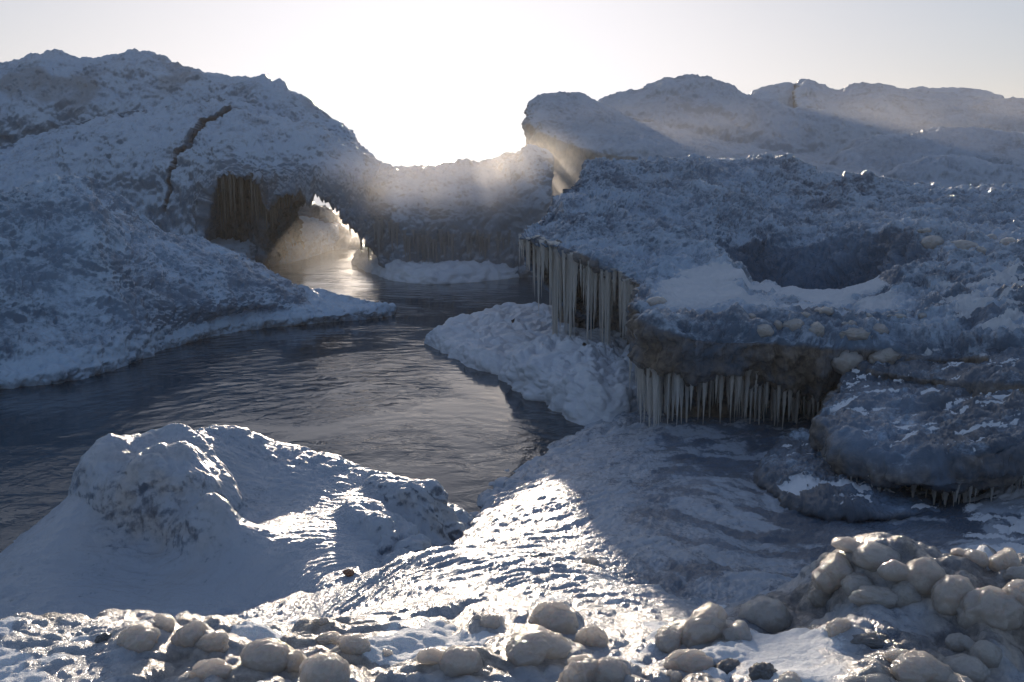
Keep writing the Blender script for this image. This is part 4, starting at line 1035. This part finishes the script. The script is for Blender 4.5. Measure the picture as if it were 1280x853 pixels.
# ------------------------------------------------------------------ loose lumps of glazed ice
def bvh(g, lim=None):
    A = g.A[::3, ::3]; a_, b_ = A.shape[:2]; idx = np.arange(a_ * b_).reshape(a_, b_)
    Fq = np.stack([idx[:-1, :-1], idx[1:, :-1], idx[1:, 1:], idx[:-1, 1:]], -1).reshape(-1, 4)
    return BVHTree.FromPolygons(A.reshape(-1, 3).tolist(), Fq.tolist())
def lump_mesh(k, mat, dim, lobes=5, rough=.05):
    r = np.random.default_rng(k)
    bm_ = bpy.data.meshes.new("t"); import bmesh
    b = bmesh.new(); bmesh.ops.create_icosphere(b, subdivisions=5, radius=1); b.to_mesh(bm_); b.free()
    n = len(bm_.vertices); v = np.empty(n * 3); bm_.vertices.foreach_get("co", v); v = v.reshape(-1, 3)
    f = np.empty(len(bm_.polygons) * 3, np.int32); bm_.polygons.foreach_get("vertices", f); f = f.reshape(-1, 3); bpy.data.meshes.remove(bm_)
    # union of a few round blobs, felt along each direction
    cs = r.normal(size=(lobes, 3)) * np.array([.42, .38, .14]) + np.array([0, 0, -.05]); rs = r.uniform(.4, .72, lobes); cs[0] = 0; rs[0] = .8
    t = np.full(n, .3)
    for c, q in zip(cs, rs):
        bq = v @ c; disc = bq * bq - (c @ c) + q * q; hit = np.where(disc > 0, bq + np.sqrt(np.maximum(disc, 0)), 0)
        t = np.log(np.exp(t * 8) + np.exp(hit * 8)) / 8
    v = v * t[:, None]
    d = rough * fbm(v * 1.6 + k, 3) + rough * .35 * bubbles(v * 3.2 + k, .3, .8) + rough * .12 * fbm(v * 8 + k, 2)
    v = v * (1 + d[:, None] * 1.2)
    m = np.abs(v).max(0); v = v / m
    me = fast_mesh("lump", v, f, {"frost": np.zeros(n), "sand": np.zeros(n)}); me.materials.append(mat); return me
LM = [lump_mesh(i + 1, M_lump, 1, lobes=[1, 2, 3, 5, 4, 6, 3, 7][i], rough=[.10, .10, .12, .14, .14, .18, .20, .15][i]) for i in range(8)]
DM = [lump_mesh(i + 40, M_dark, 1, lobes=[4, 6, 3][i], rough=[.14, .2, .12][i]) for i in range(3)]
TR = {"g": bvh(G), "c": bvh(Cg), "f": bvh(TH["crater"]), "s": bvh(TH["slab_mid"])}
def cast(px, py, keys="gcf"):
    best = None; d = Vector(tuple(ray(px, py))).normalized()
    for k in keys:
        h = TR[k].ray_cast(Vector((0, 0, CAMZ)), d)
        if h[0] is not None and (best is None or h[3] < best[3]): best = h
    return best
def lump(px, py, wpx, hpx, label, group, mesh=None, dark=False, tilt=0, dx=None, keys="gcf", sink=.2):
    h = cast(px, py + hpx * .35, keys)
    if h is None: return
    Y = h[0].y; sc = Y / F / cp
    k_ = 1.12 if group == GR2 else 1.06 if group == GR1 else 1.0
    a = wpx * .5 * sc * k_; c = hpx * .5 * sc * 1.08 * k_
    me = (DM if dark else LM)[(mesh if mesh is not None else random.randrange(8)) % (3 if dark else 8)]
    o = bpy.data.objects.new("ice_lump", me); COL.objects.link(o)
    b = (a + c) * .5
    o.scale = (a * random.uniform(1.0, 1.15), b, c * random.uniform(.9, 1.02))
    o.location = (h[0].x, h[0].y + b * .30, h[0].z + c * (.05 if group in (GR1, GR2) else -.12))
    o.rotation_euler = (random.uniform(-.15, .15), tilt, random.uniform(-.5, .5) if dx is None else dx)
    tag(o, label, "ice lump", group)
    return o
for px, py, wp, hp, lab, gr, me, tl in LUMPS: lump(px, py, wp, hp, lab, gr, me, tilt=tl)
for px, py, wp, hp, lab, me in [(912, 829, 40, 30, "dark clear ice chunk, left of the pair on blue snow", 0), (957, 832, 46, 36, "dark clear ice chunk with a glinting top, right of the pair on blue snow", 1),
        (129, 793, 24, 20, "dark brownish lump at the left end of the long milky one", 2), (1092, 797, 62, 18, "flat dark clear ice lump between the ball-shaped one and the front row", 0), (1176, 752, 18, 10, "dark spot of clear ice in the snow hole of the heap", 1)]:
    lump(px, py, wp, hp, lab, "dark clear ice chunks", me, dark=True)
# crown of sharp little chips on the crests
h = cast(437, 718, "fg")
pm = lump_mesh(77, M_pebble, 1, lobes=2, rough=.12)
po = bpy.data.objects.new("pebble", pm); COL.objects.link(po); s = h[0].y / F
po.scale = (9 * s, 8 * s, 5.5 * s); po.location = (h[0].x, h[0].y, h[0].z + 2 * s); po.rotation_euler = (0, .2, .3)
tag(po, "small orange brown stone frozen onto the crater mound's lower slope", "stone")

# ------------------------------------------------------------------ air
def volume_mat(name, dens, color=(1, 1, 1), aniso=0.0, noise=None):
    m, t = new_mat(name)
    v = t.new("ShaderNodeVolumePrincipled"); v.inputs["Color"].default_value = (*color, 1); v.inputs["Density"].default_value = dens; v.inputs["Anisotropy"].default_value = aniso
    o = t.new("ShaderNodeOutputMaterial"); t.link(v.outputs[0], o.inputs["Volume"])
    if noise:
        tc = t.new("ShaderNodeTexCoord"); v_ = tc.outputs["Generated"]
        mp = t.new("ShaderNodeMapping"); mp.inputs["Location"].default_value = (-1, -1, -1); mp.inputs["Scale"].default_value = (2, 2, 2); t.link(v_, mp.inputs[0])
        ln = t.new("ShaderNodeVectorMath", operation="LENGTH"); t.link(mp.outputs[0], ln.inputs[0])
        fall = t.ramp(ln.outputs["Value"], 1.0, 0.15)
        n = t.noise(tc.outputs["Object"], noise, 3, .55, .4)
        d = t.math("MULTIPLY", t.math("MULTIPLY", fall, t.ramp(n, *((.38, .7) if aniso > .75 else (.15, .75)))), dens); t.link(d, v.inputs["Density"])
    return m
def box(name, a, b, mat):
    import bmesh
    bm_ = bmesh.new(); bmesh.ops.create_cube(bm_, size=1); me = bpy.data.meshes.new(name)
    for v in bm_.verts: v.co = Vector([a[i] + (v.co[i] + .5) * (b[i] - a[i]) for i in range(3)])
    bm_.to_mesh(me); bm_.free(); return link(name, me, mat)
HAZE = 0.0009
tag(box("haze", (-70, -14, -1.8), (90, 96, 12), volume_mat("haze_air", HAZE, (.95, .97, 1.0), .35)), kind="stuff")

def steam(name, c, r, dens, noise, aniso=.75, col=(1, .97, .93)):
    """a drifting bank of vapour, soft towards its edges"""
    c = np.array(c); r = np.array(r)
    tag(box(name, c - r, c + r, volume_mat(name, dens, col, aniso, noise)), kind="stuff")
steam("steam", PZ(448, 35.5, .5), (2.3, 2.6, 1.2), .30, .45, .8)
steam("steam", PZ(672, 26.5, 1.7), (2.4, 4.5, 2.3), .20, .4, .7)
steam("mist", PZ(600, 25.5, 1.0), (6.5, 6.0, 3.2), .075, .3, .65)
steam("mist", PZ(900, 33, 2.0), (15, 9, 3.4), .036, .22, .5)
steam("mist", PZ(1200, 42, 3.2), (20, 10, 4.2), .03, .2, .4)
